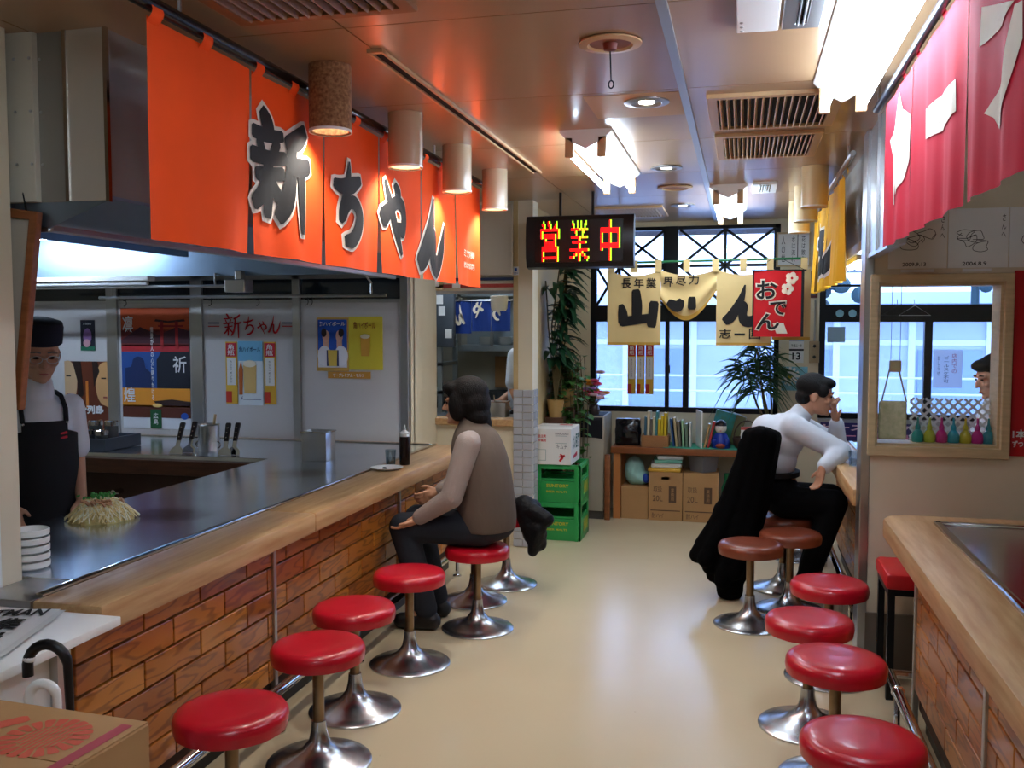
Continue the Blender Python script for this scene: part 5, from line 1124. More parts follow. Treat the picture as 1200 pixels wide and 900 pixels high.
def pot(t, x, y, z, r, h, m): MB().lathe([(r*.7,0),(r,h),(r*1.06,h),(r*1.06,h-.02),(r,h-.02)][:3]+[(r*.94,h),(r*.9,h-.02),(.001,h-.02)], (x,y,z), 24).build('pot', m, t)
TER = mat('tan_pot', (176,140,84), .6)
# trailing pothos on a stand beside the column
pp = thing('plant_stand', 'slim dark stand carrying the trailing potted plant', 'stand', (-1.38,7.47,0))
MB().box(-1.47,-1.29,7.39,7.55,.93,.955).build('top', M['wooddark'], pp, smooth=False)
for a in (-1.455,-1.305):
    for b in (7.405,7.535): MB().box(a-.01,a+.01,b-.01,b+.01,0,.93).build('leg', M['wooddark'], pp, smooth=False)
po = thing('potted_pothos', 'trailing green plant in tan pot beside the tiled column', 'plant', (-1.38,7.47,.955)); pot(po,-1.38,7.47,.954,.075,.15,TER)
lm = MB(); sm_ = MB()
for k in range(64):
    a = random.uniform(0,2*PI); L = random.uniform(.12,.32) if k % 2 else random.uniform(.05,.2); dn = random.uniform(.1,.6) if math.sin(a) < .4 else .1
    p0 = Vector((-1.38,7.47,1.1)); pts = [p0, p0+Vector((math.cos(a)*L*.6, math.sin(a)*L*.5, .06+random.uniform(0,.22))), p0+Vector((math.cos(a)*L*.75, math.sin(a)*L*.55, -.1-dn*.3)), p0+Vector((math.cos(a)*L*.72, math.sin(a)*L*.5, -.15-dn))]
    pts = [Vector((max(q.x,-1.49),min(q.y,7.62),q.z)) for q in pts]
    sm_.tube(pts, .003, 4)
    for j in range(9):
        t = (j+1)/9*3; i = min(2,int(t)); q = pts[i].lerp(pts[i+1], t-i); aa = random.uniform(0,2*PI)
        leaf(lm, q, (math.cos(aa),math.sin(aa)-.4,random.uniform(-.2,.4)), (0,0,1), random.uniform(.06,.105), random.uniform(.05,.075))
lm.v = [(max(x_,-1.51),y_,z_) for x_,y_,z_ in lm.v]; stuff(lm.build('leaves', LEAF, po, ang=180)); sm_.build('stems', STEM, po)
bb = thing('leafy_bamboo', 'tall plant with drooping dark leaves behind the column', 'plant', (-1.43,7.27,0)); pot(bb,-1.43,7.29,.885,.07,.14,TER)
lm = MB(); sm_ = MB()
for k in range(7):
    x = -1.49+.025*k; top = random.uniform(1.9,2.35); pts = [Vector((-1.43,7.29,1.0)), Vector((x,7.29,1.6)), Vector((x+random.uniform(-.03,.1),7.27,top))]; sm_.tube(pts, .006, 5)
    for j in range(20):
        t = random.uniform(.25,1)*2; i = min(1,int(t)); q = pts[i].lerp(pts[i+1], t-i); a = random.uniform(0,2*PI)
        q.x = max(q.x, -1.5); leaf(lm, q, (abs(math.cos(a))*.9-.1,math.sin(a)*.7-.2,.2), (0,0,1), random.uniform(.14,.26), .07, .6)
lm.v = [(max(x_,-1.51),y_,z_) for x_,y_,z_ in lm.v]; stuff(lm.build('leaves', LEAFB, bb, ang=180)); sm_.build('stems', STEM, bb)
MB().box(-1.5,-1.36,7.23,7.37,0,.886).build('plinth', M['wooddark'], bb, smooth=False)
# cabinet with black cloth and flowers
ca = thing('grey_cabinet', 'beige grey cabinet under the black cloth by the window', 'cabinet', (-1.28,7.9,0))
MB().box(-1.39,-1.10,7.68,8.16,.07,.86).build('body', mat('beige_grey_laminate',(170,160,142),.5), ca, bev=.004); MB().box(-1.385,-1.105,7.7,8.16,0,.07).build('plinth', mat('grey_plinth',(90,84,78),.6), ca, smooth=False)
bc = tag(MB().grid(lambda u,v: Vector((-1.40+.29*u, 7.672-.006*math.sin(u*14)*max(0,v-.4) if v>.45 else 7.672+.40*(1-v/.45), .864 if v<.45 else .864-.19*(v-.45)/.55+.02*math.sin(u*3.1)*(v-.45))), 16, 12).build('black_cloth', mat('black_cloth',(18,18,26),.8), ang=180), 'black cloth draped over the top of the beige cabinet', 'cloth')
fv = thing('flower_arrangement', 'vase of mixed pink, orange and purple flowers on black cloth', 'flowers', (-1.2,7.8,.866))
MB().lathe([(.04,0),(.05,.03),(.04,.08),(.035,.085)], (-1.2,7.8,.865), 18).build('vase', mat('dark_vase',(70,60,60),.3), fv)
lm = MB(); sm_ = MB()
for k in range(26):
    c_ = ((226,70,110),(240,160,40),(170,120,190),(240,190,200),(206,40,60))[k%5]; a = k*2.4; r = .13*math.sqrt((k+1)/26); hx = -1.22+r*math.cos(a); hy = 7.78+r*.5*math.sin(a); hz = .99+.16*(1-r/.16)+random.uniform(-.03,.05)+(.1 if k == 8 else 0)
    sm_.tube([(-1.2,7.8,.93),(hx,hy,hz)], .003, 4)
    h_ = MB()
    for q in range(8): h_.ell((hx+.014*math.cos(q*.785),hy+.014*math.sin(q*.785),hz), (.025,.025,.014), (0,0,0), 7, 5)
    h_.ell((hx,hy,hz+.005),(.011,.011,.009),(0,0,0),7,5); h_.build('flower_head', flat(c_), fv)
    leaf(lm, (hx*.6-1.2*.4,hy,hz-.06), (math.cos(a*3),math.sin(a*3),.4), (0,0,1), .08, .03)
stuff(lm.build('leaves', LEAF, fv, ang=180)); sm_.build('stems', STEM, fv)
tag(MB().box(-1.09,-1.045,7.66,7.7,0,.545).build('wooden_plank', M['woodred'], bev=.003), 'narrow upright wooden plank beside the beige cabinet', 'plank')

# ------------------------------------------------------------------ low table with books and clutter under it
TY0 = 7.74
tb = thing('low_table', 'low wooden table under the window holding books', 'table', (-.35,7.95,0))
MB().box(-1.05,.36,TY0,8.17,.55,.605).build('tabletop', M['woodred'], tb, bev=.004)
for a in (-1.0,.31):
    for b in (TY0+.05,8.12): MB().box(a-.03,a+.03,b-.03,b+.03,0,.55).build('leg', mat('orange_wood',(186,118,62),.45), tb, smooth=False)
tag(MB().grid(lambda u,v: Vector((-.62+.95*u, TY0+.005+.4*v, .6075+.002*math.sin(u*20))), 20, 2).build('green_cloth', mat('teal_sheet',(60,170,140),.6)), 'teal green sheet spread over part of the low table', 'cloth')
bag = thing('plastic_bag', 'shiny black plastic bag standing on the low table', 'bag', (-.93,7.92,.605))
mb = MB().ell((-.925,7.9,.72), (.115,.085,.115), (0,0,0), 24, 14).box(-1.03,-.82,7.84,7.97,.606,.72).box(-1.03,-.82,7.86,7.95,.72,.83)
bo = blob('bag_body', mb, mat('black_bag_plastic',(12,14,22),.18,coat=.4,bump=.9,bscale=22), bag, .012, 3)
bk = thing('wicker_basket', 'low tan wicker basket holding upright books', 'basket', (-.7,7.84,.605))
WK = mat('wicker_tan',(178,124,78),.6,bump=.8,bscale=120); WKD = mat('wicker_dark',(70,48,36),.6,bump=.8,bscale=100)
MB().ring([(-.8,7.78),(-.58,7.78),(-.58,7.98),(-.8,7.98)], [(-.79,7.79),(-.59,7.79),(-.59,7.97),(-.79,7.97)], (0,0,.606), (1,0,0), (0,1,0), .095).build('side_wall', WK, bk, bev=.004); MB().box(-.795,-.585,7.785,7.975,.606,.612).build('bottom', WK, bk, smooth=False)
for k in range(6): MB().ring([(-.803,7.777),(-.577,7.777),(-.577,7.983),(-.803,7.983)], [(-.795,7.785),(-.585,7.785),(-.585,7.975),(-.795,7.975)], (0,0,.61+.016*k), (1,0,0), (0,1,0), .007).build('weave_band', WK, bk, smooth=False)
BKC = [((70,110,130),.24),((210,200,170),.26),((120,110,100),.25),((206,196,160),.24),((80,150,150),.26),((226,190,40),.25),((232,200,40),.25),((226,186,30),.25)]
NM = {(70,110,130):'slate blue',(210,200,170):'cream',(120,110,100):'grey brown',(206,196,160):'sand',(80,150,150):'teal',(226,190,40):'yellow',(232,200,40):'bright yellow',(226,186,30):'golden yellow',(40,80,140):'dark blue',(190,170,130):'tan',(150,190,150):'pale green',(220,220,210):'off-white',(110,130,110):'moss green',(200,60,60):'red',(180,140,90):'ochre'}
def book(x, w_, h_, c_, lean, where, z=.612, y0=7.82, d_=.14):
    t = thing('book', '%s book standing %s' % (NM[c_], where), 'book', (x,y0,z), 'books on the low table')
    R = Matrix.Rotation(lean,4,'Y'); T = Matrix.Translation((x,y0,z)) @ R
    m1 = MB().box(0,w_,0,.003,0,h_).box(0,.0025,0,d_,0,h_).box(w_-.0025,w_,0,d_,0,h_); m1.v = [tuple(T @ Vector(v)) for v in m1.v]; m1.build('cover', flat(c_), t, smooth=False)
    m2 = MB().box(.002,w_-.002,.002,d_-.004,.003,h_-.004); m2.v = [tuple(T @ Vector(v)) for v in m2.v]; m2.build('pages', M['paper'], t, smooth=False)
x = -.785
for k,(c_,h_) in enumerate(BKC):
    w_ = (.02,.026,.018,.024,.018,.024,.022,.026)[k]; book(x,w_,h_+.03*math.sin(k*2.1),c_,.02,'in the tan wicker basket' if k not in (1,3) else ('in the tan wicker basket between blue and brown' if k==1 else 'in the tan wicker basket between brown and teal')); x += w_+.001
x = -.545
for k,c_ in enumerate(((40,80,140),(190,170,130),(120,110,100),(150,190,150),(110,130,110),(220,220,210))):
    w_ = (.016,.022,.02,.02,.024,.018)[k]; book(x,w_,.23-.01*k+.02*(k%2),c_,-.13+.024*k,'slanting on the teal sheet',.610); x += w_+.006
wf_ = tag(MB().obox((-.335,7.87,.76),(.012,.2,.30),(0,.0,.25)).build('white_folder', M['paper'], smooth=False), 'tall white folder standing among the books', 'folder')
for k,c_ in enumerate(((180,140,90),(200,60,60))): book(-.30+.03*k,.02,.2+.02*k,c_,.2+.02*k,'leaning beside the tall white folder',.610)
# doll
dl = thing('seated_doll', 'seated porcelain doll with white face and blue robe', 'figurine', (-.16,7.86,.606)); dx = -.16
MB().lathe([(.075,0),(.08,.02),(.07,.07),(.045,.12),(.02,.13)], (dx,7.86,.608), 24).build('robe', mat('blue_robe',(24,50,150),.35), dl)
MB().ell((dx,7.85,.775),(.048,.044,.052)).build('head', mat('porcelain',(236,224,212),.25), dl); MB().lathe([(.05,0),(.044,.025),(.02,.045),(.001,.05)], (dx,7.858,.79), 20).build('hair', mat('black_paint',(20,18,24),.3), dl)
for s in (-1,1): MB().ell((dx+s*.018,7.807,.778),(.006,.003,.003),(0,0,0),8,5).build('eye', M['ink'], dl); MB().ell((dx+s*.05,7.81,.66),(.024,.02,.03)).build('sleeve', MATS['blue_robe'], dl)
MB().ell((dx,7.806,.752),(.008,.003,.003),(0,0,0),8,5).build('mouth', M['redink'], dl); MB().ell((dx,7.79,.63),(.04,.02,.022)).build('sash', mat('gold_red',(150,60,40),.4), dl)
wk2 = thing('handled_basket', 'dark wicker basket with arched handle beside the doll', 'basket', (.05,7.9,.606))
MB().lathe([(.09,0),(.11,.03),(.115,.085),(.108,.085),(.1,.03),(.001,.01)], (.05,7.9,.608), 28, lambda i,j: 1+.02*(j%2)).build('body', WKD, wk2); MB().tube([(.05+.105*math.cos(a*PI/12),7.9,.69+.14*math.sin(a*PI/12)) for a in range(13)], .006, 6).build('handle', WKD, wk2)
lb = thing('label_card', 'white card with pink print propped in the handled basket', 'card', (.05,7.86,.69)); MB().box(0,.10,7.815,7.825,.645,.79).build('card', M['paper'], lb, smooth=False); MB().box(0,.10,7.813,7.816,.765,.79).build('print', flat((206,90,80)), lb, smooth=False); text('おすすめ', flat((190,90,90)), lb, (.01,.70,.09,.73), lambda a,b: Vector((a,7.812,b)))
gb = thing('gift_bag', 'green and teal folded gift bags leaning behind the doll', 'bag', (-.12,8.02,.606)); MB().obox((-.15,8.06,.76),(.17,.05,.27),(0,.25,0)).build('bag_body', mat('green_bag',(70,120,80),.4,noise=.5,nscale=14,col2=(40,150,150)), gb, bev=.01); MB().obox((-.06,8.07,.75),(.14,.04,.25),(0,.35,0)).build('bag_body', mat('olive_bag',(110,110,70),.5), gb, bev=.01)
# things under the table
def carton(label, x0, x1, y0, y1, z0, z1, hole=False, prints=True):
    t = thing('carton', label, 'carton', ((x0+x1)/2,(y0+y1)/2,z0)); bx_ = MB().box(x0,x1,y0,y1,z0,z1) if not hole else MB().ring([(x0,z0),(x1,z0),(x1,z1),(x0,z1)], [(x0+(x1-x0)*.38,z1-.06),(x0+(x1-x0)*.62,z1-.06),(x0+(x1-x0)*.62,z1-.035),(x0+(x1-x0)*.38,z1-.035)], (0,y0+.006,0), (1,0,0), (0,0,1), .006).box(x0,x0+.006,y0+.006,y1,z0,z1).box(x1-.006,x1,y0+.006,y1,z0,z1).box(x0+.006,x1-.006,y1-.006,y1,z0,z1).box(x0+.006,x1-.006,y0+.006,y1-.006,z0,z0+.006).box(x0+.006,x1-.006,y0+.006,y1-.006,z1-.006,z1); bx_.build('box', M['card'], t, smooth=False, bev=0 if hole else .003); f = lambda a,b: Vector((a,y0-.0012,b)); K = flat((96,70,50)); w_ = x1-x0; h_ = z1-z0
    if prints:
        for (a,b,c_,d_) in ((.06,.2,.94,.22),(.6,.38,.82,.72)): MB().grid(lambda u,v: f(x0+w_*(a+(c_-a)*u), z0+h_*(b+(d_-b)*v)), 1, 1).build('print', K, t)
        text('酎ハイ', K, t, (x0+w_*.1,z0+.05*h_,x0+w_*.45,z0+.16*h_), f); text('業務用', M['card'], t, (x0+w_*.66,z0+.42*h_,x0+w_*.76,z0+.68*h_), lambda a,b: f(a,b)+Vector((0,-.001,0)), 0, True); text('20L', K, t, (x0+w_*.12,z0+.4*h_,x0+w_*.42,z0+.52*h_), f); text('取扱', K, t, (x0+w_*.14,z0+.6*h_,x0+w_*.4,z0+.72*h_), f)
carton('brown carton with hand hole under the low table', -.735,-.46,7.76,8.1,0,.40,True); carton('brown carton under the low table below the grey bin', -.455,-.17,7.76,8.1,0,.40); carton('plain short brown carton under the turquoise bag', -.965,-.74,7.78,8.1,0,.27,False,False)
tbg = thing('plastic_bag', 'pale turquoise translucent plastic bag on the short carton', 'bag', (-.87,7.9,.27)); blob('bag_body', MB().ell((-.87,7.92,.385),(.085,.1,.125)).ell((-.82,7.92,.33),(.09,.1,.065)), mat('turquoise_plastic',(170,222,214),.35,bump=1,bscale=26), tbg, .012, 2)
MB().ell((-.765,7.84,.335),(.03,.02,.04)).build('blue_lump', flat((30,70,170)), tbg)
for k,(c_,nm,h_) in enumerate((((214,170,60),'yellow',.035),((206,200,190),'off-white',.04),((120,190,170),'sea green',.03),((200,206,206),'pale grey',.035))):
    zz0 = .4+sum((.035,.04,.03,.035)[:k]); mb = MB().obox((-.61+.01*k,7.9,zz0+h_/2),(.27-.02*k,.26,h_),(0,0,.05*k)); tag(mb.build('folded_bundle', flat(c_,.4), bev=.012), nm+' folded cloth bundle stacked on the carton with hand hole', 'bundle', 'folded bundles under the table')
gbn = thing('grey_bin', 'translucent grey plastic bin on the carton under table', 'bin', (-.3,7.9,.4)); MB().lathe([(.105,0),(.128,.125),(.136,.125),(.136,.135),(.12,.135),(.1,.01),(.001,.008)], (-.3,7.91,.4), 4).build('body', mat('grey_plastic',(132,132,138),.4), gbn, smooth=False)
for k,(x_,c_,cc,lab) in enumerate(((-.1,(30,110,70),(230,230,226),'green detergent bottle with white label under the table'),(.02,(210,212,206),(220,190,40),'white detergent bottle with yellow label under the table'))):
    t = thing('detergent_bottle', lab, 'bottle', (x_,7.85,0)); MB().lathe([(.045,0),(.05,.01),(.05,.28),(.03,.33),(.025,.35)], (x_,7.85,0), 20).build('body', flat(c_,.3), t); MB().lathe([(.028,.345),(.028,.4),(.001,.402)], (x_,7.85,0), 16).build('cap', flat(c_,.4), t); MB().lathe([(.0505,.12),(.0508,.2)], (x_,7.85,0), 20).build('label', flat(cc), t)
# palm with thin drooping leaves
pm = thing('spiky_palm', 'potted palm with thin drooping leaves behind the seated man', 'plant', (.25,8.05,.606)); pot(pm,.25,8.06,.606,.08,.15,TER)
lm = MB(); sm_ = MB()
for k,(dx_,hh) in enumerate(((-.12,1.25),(-.03,1.42),(.07,1.3),(.0,1.15))):
    p1 = Vector((.15+dx_,7.95,hh)); sm_.tube([(.25,8.06,.72),(.2+dx_*.6,7.99,.95),p1], .009, 6)
    for j in range(55):
        a = random.uniform(0,2*PI); el = random.uniform(-.2,.9); leaf(lm, p1+Vector((0,0,random.uniform(-.12,.05))), (math.cos(a),math.sin(a)*.55-.1,el), (0,0,1), random.uniform(.18,.32), .013, random.uniform(.3,1.1))
stuff(lm.build('leaves', mat('palm_leaf',(70,110,70),.45,noise=.3,nscale=9), pm, ang=180)); sm_.build('stems', STEM, pm)
# things on the pillar between the windows
PY = BW-.002
cl = thing('wall_calendar', 'small calendar page showing 13 under a blue picture', 'calendar', (.46,PY,1.3)); xa = ony(925,400,PY).x; xb = ony(942,400,PY).x
MB().box(xa,xb,PY-.006,PY,1.48,1.66).build('picture', mat('calendar_picture',(150,200,220),.5,noise=.5,nscale=9,col2=(200,130,150)), cl, smooth=False); MB().box(xa,xb,PY-.006,PY,1.30,1.48).build('page', M['paper'], cl, smooth=False); card_text(cl,'13',M['ink'],(xa+.025,1.325,xb-.025,1.385),PY-.006,.02); MB().box(xa,xb,PY-.0065,PY,1.40,1.415).build('print', M['ink'], cl, smooth=False); card_text(cl,'平成二一年',M['ink'],(xa+.015,1.43,xb-.015,1.455),PY-.006)
sw = thing('switch_plate', 'beige wall switch box with buttons on the pillar', 'switch', (.6,PY,1.3)); xs = ony(954,410,PY).x; MB().box(xs-.04,xs+.04,PY-.03,PY,1.3,1.48).build('box', mat('beige_box',(170,150,120),.5), sw, bev=.004)
for zq in (1.35,1.44): MB().ell((xs,PY-.032,zq),(.014,.006,.014),(0,0,0),12,6).build('button', M['black'], sw)
MB().tube([(xs,PY-.01,1.48),(xs,PY-.01,1.82)],.008,6).build('conduit', M['alu'], sw)
ac = thing('autograph_card', 'framed calligraphy card on the pillar above the red banner', 'card', (.4,PY,1.95)); xa, xb = ony(912,290,PY).x, ony(948,290,PY).x
MB().box(xa-.015,xb+.015,PY-.015,PY,2.10,2.385).build('frame', M['woodlight'], ac, smooth=False); MB().box(xa,xb,PY-.018,PY-.01,2.115,2.37).build('card', M['paper'], ac, smooth=False)
for q,s_ in enumerate(('花は散り','水は流れ','人の世')): card_text(ac,s_,M['ink'],(xb-.06-.08*q,2.14,xb-.03-.08*q,2.35),PY-.018,0,True)
fr2 = thing('small_photo_frame', 'small dark red framed photo behind the red banner edge', 'picture frame', (.52,PY,1.85)); MB().box(.47,.6,PY-.015,PY,1.84,2.06).build('frame', mat('dark_red_frame',(90,30,30),.4), fr2, smooth=False); MB().box(.485,.585,PY-.018,PY-.01,1.86,2.04).build('photo', mat('photo_print',(110,110,120),.5,noise=.7,nscale=20), fr2, smooth=False)
dz = thing('daisy_ornament', 'large white daisy ornament on a blue card near the calendar', 'ornament', (.42,PY-.02,1.15)); dxx = ony(926,441,PY-.02).x; dzz = ony(926,441,PY-.02).z
MB().box(dxx-.07,dxx+.14,PY-.01,PY,dzz-.12,dzz+.08).build('card', flat((130,190,206)), dz, smooth=False)
for k in range(12): a = k*PI/6; MB().obox((dxx+.05*math.cos(a),PY-.016,dzz+.05*math.sin(a)),(.055,.004,.02),(0,-a,0)).build('petal', M['white'], dz, smooth=False)
MB().ell((dxx,PY-.02,dzz),(.02,.008,.02),(0,0,0),12,6).build('centre', flat((226,190,40)), dz)
# window notices
for k in range(3): strip('strip_notice', ('yellow strip notice hung on the window below cream curtain, beside the black latch','yellow strip notice hung on the window between two like it','yellow strip notice hung on the window, outermost from the latch')[2-k], ony(735+10.5*k,420,BW).x, ony(744.5+10.5*k,420,BW).x, ony(740,462,BW).z, ony(740,403,BW).z, BW+.045)
bs_ = thing('event_banner', 'navy and pink printed banner under the window sill behind the man', 'banner', (.8,PY-.05,.68)); MB().box(.64,1.35,BW-.06,BW-.052,.66,.81).build('sheet', flat((50,40,110)), bs_, smooth=False); card_text(bs_,'ビースボーツ',flat((240,200,220)),(.66,.745,1.33,.80),BW-.06,.04); card_text(bs_,'ボー開催64',flat((230,150,190)),(.66,.675,1.33,.73),BW-.06,.04)
pn = thing('paper_notice', 'white vertical paper notice hung on the window past the show window', 'notice', (1.6,BW,1.2)); q0, q1 = ony(1095,410,BW-.01), ony(1128,455,BW-.01)
MB().box(q0.x,q1.x,BW+.02,BW+.022,q1.z,q0.z).build('sheet', mat('backlit_paper',(240,240,240),1,trans=.6,spec=.1,ior=1.05), pn, smooth=False); card_text(pn,'店内での',flat((200,60,70)),(q1.x-.08,q1.z+.12,q1.x-.04,q0.z-.03),BW+.02,0,True); card_text(pn,'ビールスケ不可',M['ink'],(q1.x-.14,q1.z+.04,q1.x-.1,q0.z-.05),BW+.02,0,True); card_text(pn,'おしらせ',M['ink'],(q0.x+.03,q1.z+.1,q0.x+.05,q0.z-.05),BW+.02,0,True)
for k,px in enumerate((1022,1052,1072)):
    p = ony(px,358,BW-.04); yh = BW-.02-.014*k; t = thing('wire_hanger', 'thin wire clothes hanger on the window bar', 'hanger', (p.x,BW-.04,p.z), 'hangers on the window bar')
    MB().tube([(p.x,yh,p.z),(p.x-.12,yh,p.z-.08),(p.x+.12,yh,p.z-.08),(p.x,yh,p.z),(p.x,BW-.0,p.z+.05)],.003,5).build('wire', M['white'] if k == 2 else M['black'], t)

# ------------------------------------------------------------------ show window and cards on the partition
for k,(px,col,nm) in enumerate(((1075,(20,160,150),'teal'),(1089,(200,206,50),'yellow'),(1103,(220,20,140),'magenta'),(1117,(20,170,190),'turquoise'),(1131,(214,206,40),'lemon yellow'),(1145,(216,24,150),'bright pink'),(1158,(30,160,176),'blue green'))):
    p = ony(px,520,FW+.085); t = thing('perfume_bottle', nm+' glass bottle on the show window ledge', 'bottle', (p.x,FW+.085,zw0+.012), 'coloured bottles in the show window')
    m = mat('tinted_'+nm.replace(' ','_'), col, .12, trans=.2, coat=.4); MB().lathe([(.022,0),(.026,.006),(.027,.03),(.02,.05),(.011,.06),(.012,.063)], (p.x,FW+.085,zw0+.011), 20).build('body', m, t); MB().lathe([(.011,.062),(.013,.072),(.006,.088),(.004,.115),(.001,.118)], (p.x,FW+.085,zw0+.011), 12).build('stopper', m, t); MB().ell((p.x,FW+.085,zw0+.098),(.006,.006,.006),(0,0,0),8,6).build('bead', flat((220,190,60)), t)
lt = thing('lattice_fence', 'small white diagonal lattice fence behind the coloured bottles', 'lattice', (.95,FW+.12,zw0))
la, lbx = ony(1066,500,FW+.125).x, xw1-.012; zb0, zb1 = zw0+.03, zw0+.215
def clipdiag(x, s):
    pts = []
    a0, a1 = x, x+s*(zb1-zb0); t0, t1 = 0., 1.
    d = a1-a0
    for lim, sg in ((la,1),(lbx,-1)):
        for _ in (0,):
            f0, f1 = sg*(a0-lim), sg*(a1-lim)
            if f0 < 0 and f1 < 0: return None
            if f0 < 0: t0 = max(t0, (lim-a0)/d)
            elif f1 < 0: t1 = min(t1, (lim-a0)/d)
    if t1-t0 < .03: return None
    return (a0+d*t0, zb0+(zb1-zb0)*t0), (a0+d*t1, zb0+(zb1-zb0)*t1)
for s in (-1,1):
    for k in range(-6,16):
        q = clipdiag(la+.042*k, s)
        if q:
            (a,b),(c_,d_) = q; L = math.hypot(c_-a,d_-b); MB().obox(((a+c_)/2,FW+.125+.002*s,(b+d_)/2),(L,.003,.011),(0,-math.atan2(d_-b,c_-a),0)).build('slat', M['white'], lt, smooth=False)
for zq in (zb0,): MB().box(la,lbx,FW+.121,FW+.129,zw0+.012,zb0+.006).build('bottom_rail', M['white'], lt, smooth=False)
kb = thing('knitted_bag', 'cream knitted hanging bag in the show window corner', 'bag', (.68,FW+.06,1.06)); ba, bb_ = xw0+.014, ony(1064,500,FW+.06).x
blob('bag_body', MB().box(ba+.008,bb_-.008,FW+.04,FW+.075,1.075,1.255), mat('cream_knit',(240,232,190),.9,bump=.3,bscale=90,noise=.5,nscale=60,col2=(206,206,150)), kb, .008, 2)
for x_ in (ba+.02,bb_-.01): MB().tube([(x_,FW+.055,1.25),((x_+ba+bb_)/2-x_*.0-(ba+bb_)/4 if 0 else (x_*.35+(ba+bb_)/2*.65),FW+.05,1.405)],.004,6).build('handle', M['woodlight'], kb)
hk = thing('wall_plaque', 'small square wooden hook plaque above the knitted bag', 'plaque', (.68,FW+.03,1.4)); hx = (ba+bb_)/2+.005; MB().box(hx-.026,hx+.026,FW+.03,FW+.055,1.39,1.445).build('plate', M['woodlight'], hk, bev=.006); MB().box(hx-.018,hx+.018,FW+.028,FW+.031,1.40,1.437).build('inlay', flat((206,190,140)), hk, smooth=False)
for x_ in (-1,1): MB().tube([(hx+x_*.02,FW+.045,1.445),(hx+x_*.02,FW+.045,zw1-.01)],.0012,4).build('thread', M['dark'], hk)
for k,(a,b) in enumerate(((.645,.893),(.897,1.145),(1.149,1.397),(1.40,1.65))):
    t = thing('autograph_card', ('autograph card dated 13 in the row over the show window','autograph card with round cartoon-like loop signature over the show window','autograph card beside the loop signature card','last autograph card of the row toward the side wall')[k].replace('cartoon-like ',''), 'card', ((a+b)/2,FW,1.87), 'autograph cards over the show window')
    MB().box(a,b,FW-.008,FW,1.865,2.13).build('card', mat('card_white',(236,236,232),.5), t, smooth=False); f = lambda p,q: Vector((p,FW-.0095,q)); scribble(t, f, (a+.02,1.9,b-.03,2.08), 11+k, 4)
    card_text(t,('2009.9.13','2004.8.9','2005','2006')[k],M['ink'],(a+.06,1.875,a+.16,1.892),FW-.008); card_text(t,'さんへ',M['ink'],(b-.03,2.0,b-.012,2.1),FW-.008,0,True)
for k,(a,b) in enumerate(((.70,.84),(.96,1.08))): tag(MB().box(a,b,FW-.004,FW,1.848,1.862).build('name_strip', M['paper'], smooth=False), 'narrow paper name strip under an autograph card', 'label', 'name strips under the cards')
rs_ = thing('red_menu_sign', 'tall red menu sign beside the show window', 'sign', (1.3,FW,1)); MB().box(1.175,1.5,FW-.012,FW,1.02,1.85).build('board', flat((190,14,26),.4), rs_, smooth=False); card_text(rs_,'お品書',W_,(1.36,1.3,1.46,1.8),FW-.012,.03,True); card_text(rs_,'1本',W_,(1.185,1.10,1.24,1.14),FW-.012,.03); card_text(rs_,'ずつ',W_,(1.185,1.06,1.23,1.09),FW-.012,.03)
bottle('dark sauce bottle with orange cap on the second counter rim', .60, 4.95, CZ-.001, SAUCE, mat('orange_cap',(214,110,30),.4), .028, .15)
tumbler('glass of water in front of the man in white shirt', .62, 5.55, CZ-.001)
# ------------------------------------------------------------------ people
def V3(*a): return Vector(a)
def xf(mb, T): mb.v = [tuple(T @ Vector(v)) for v in mb.v]; return mb
def head_T(c, yaw, pitch=0, s=1.0): return Matrix.Translation(c) @ Matrix.Rotation(yaw,4,'Z') @ Matrix.Rotation(pitch,4,'Y') @ Matrix.Scale(s,4)
def head_mb():
    m = MB()
    m.ell((-.012,0,.03),(.096,.077,.09)).ell((.025,0,-.03),(.066,.064,.085)).ell((.045,0,-.085),(.042,.042,.03)).ell((.03,0,-.06),(.055,.055,.05))
    m.cap((.092,0,.008),(.112,0,-.026),.008,.012).ell((.098,.011,-.03),(.009,.008,.007)).ell((.098,-.011,-.03),(.009,.008,.007))
    m.ell((.08,.03,.026),(.016,.03,.01)).ell((.08,-.03,.026),(.016,.03,.01)).ell((.088,0,-.058),(.011,.022,.006)).ell((.086,0,-.07),(.012,.02,.007)).ell((.08,0,-.098),(.018,.02,.014))
    m.ell((.07,.04,-.02),(.022,.024,.02)).ell((.07,-.04,-.02),(.022,.024,.02))
    for s in (-1,1): m.ell((-.008,s*.078,-.012),(.02,.01,.032),(0,.15,0))
    return m
def face_bits(t, T, browm, eye=True):
    for s in (-1,1):
        xf(MB().ell((.087,s*.031,.008),(.006,.013,.006),(0,0,0),12,8), T).build('eye', mat('eye_dark',(34,26,24),.25), t)
        xf(MB().tube([(.089,s*.014,.03),(.093,s*.032,.036),(.082,s*.052,.03)],.0035,6), T).build('eyebrow', browm, t)
    xf(MB().ell((.096,0,-.064),(.007,.019,.005),(0,0,0),12,8), T).build('lips', mat('lip',(168,92,84),.45), t)
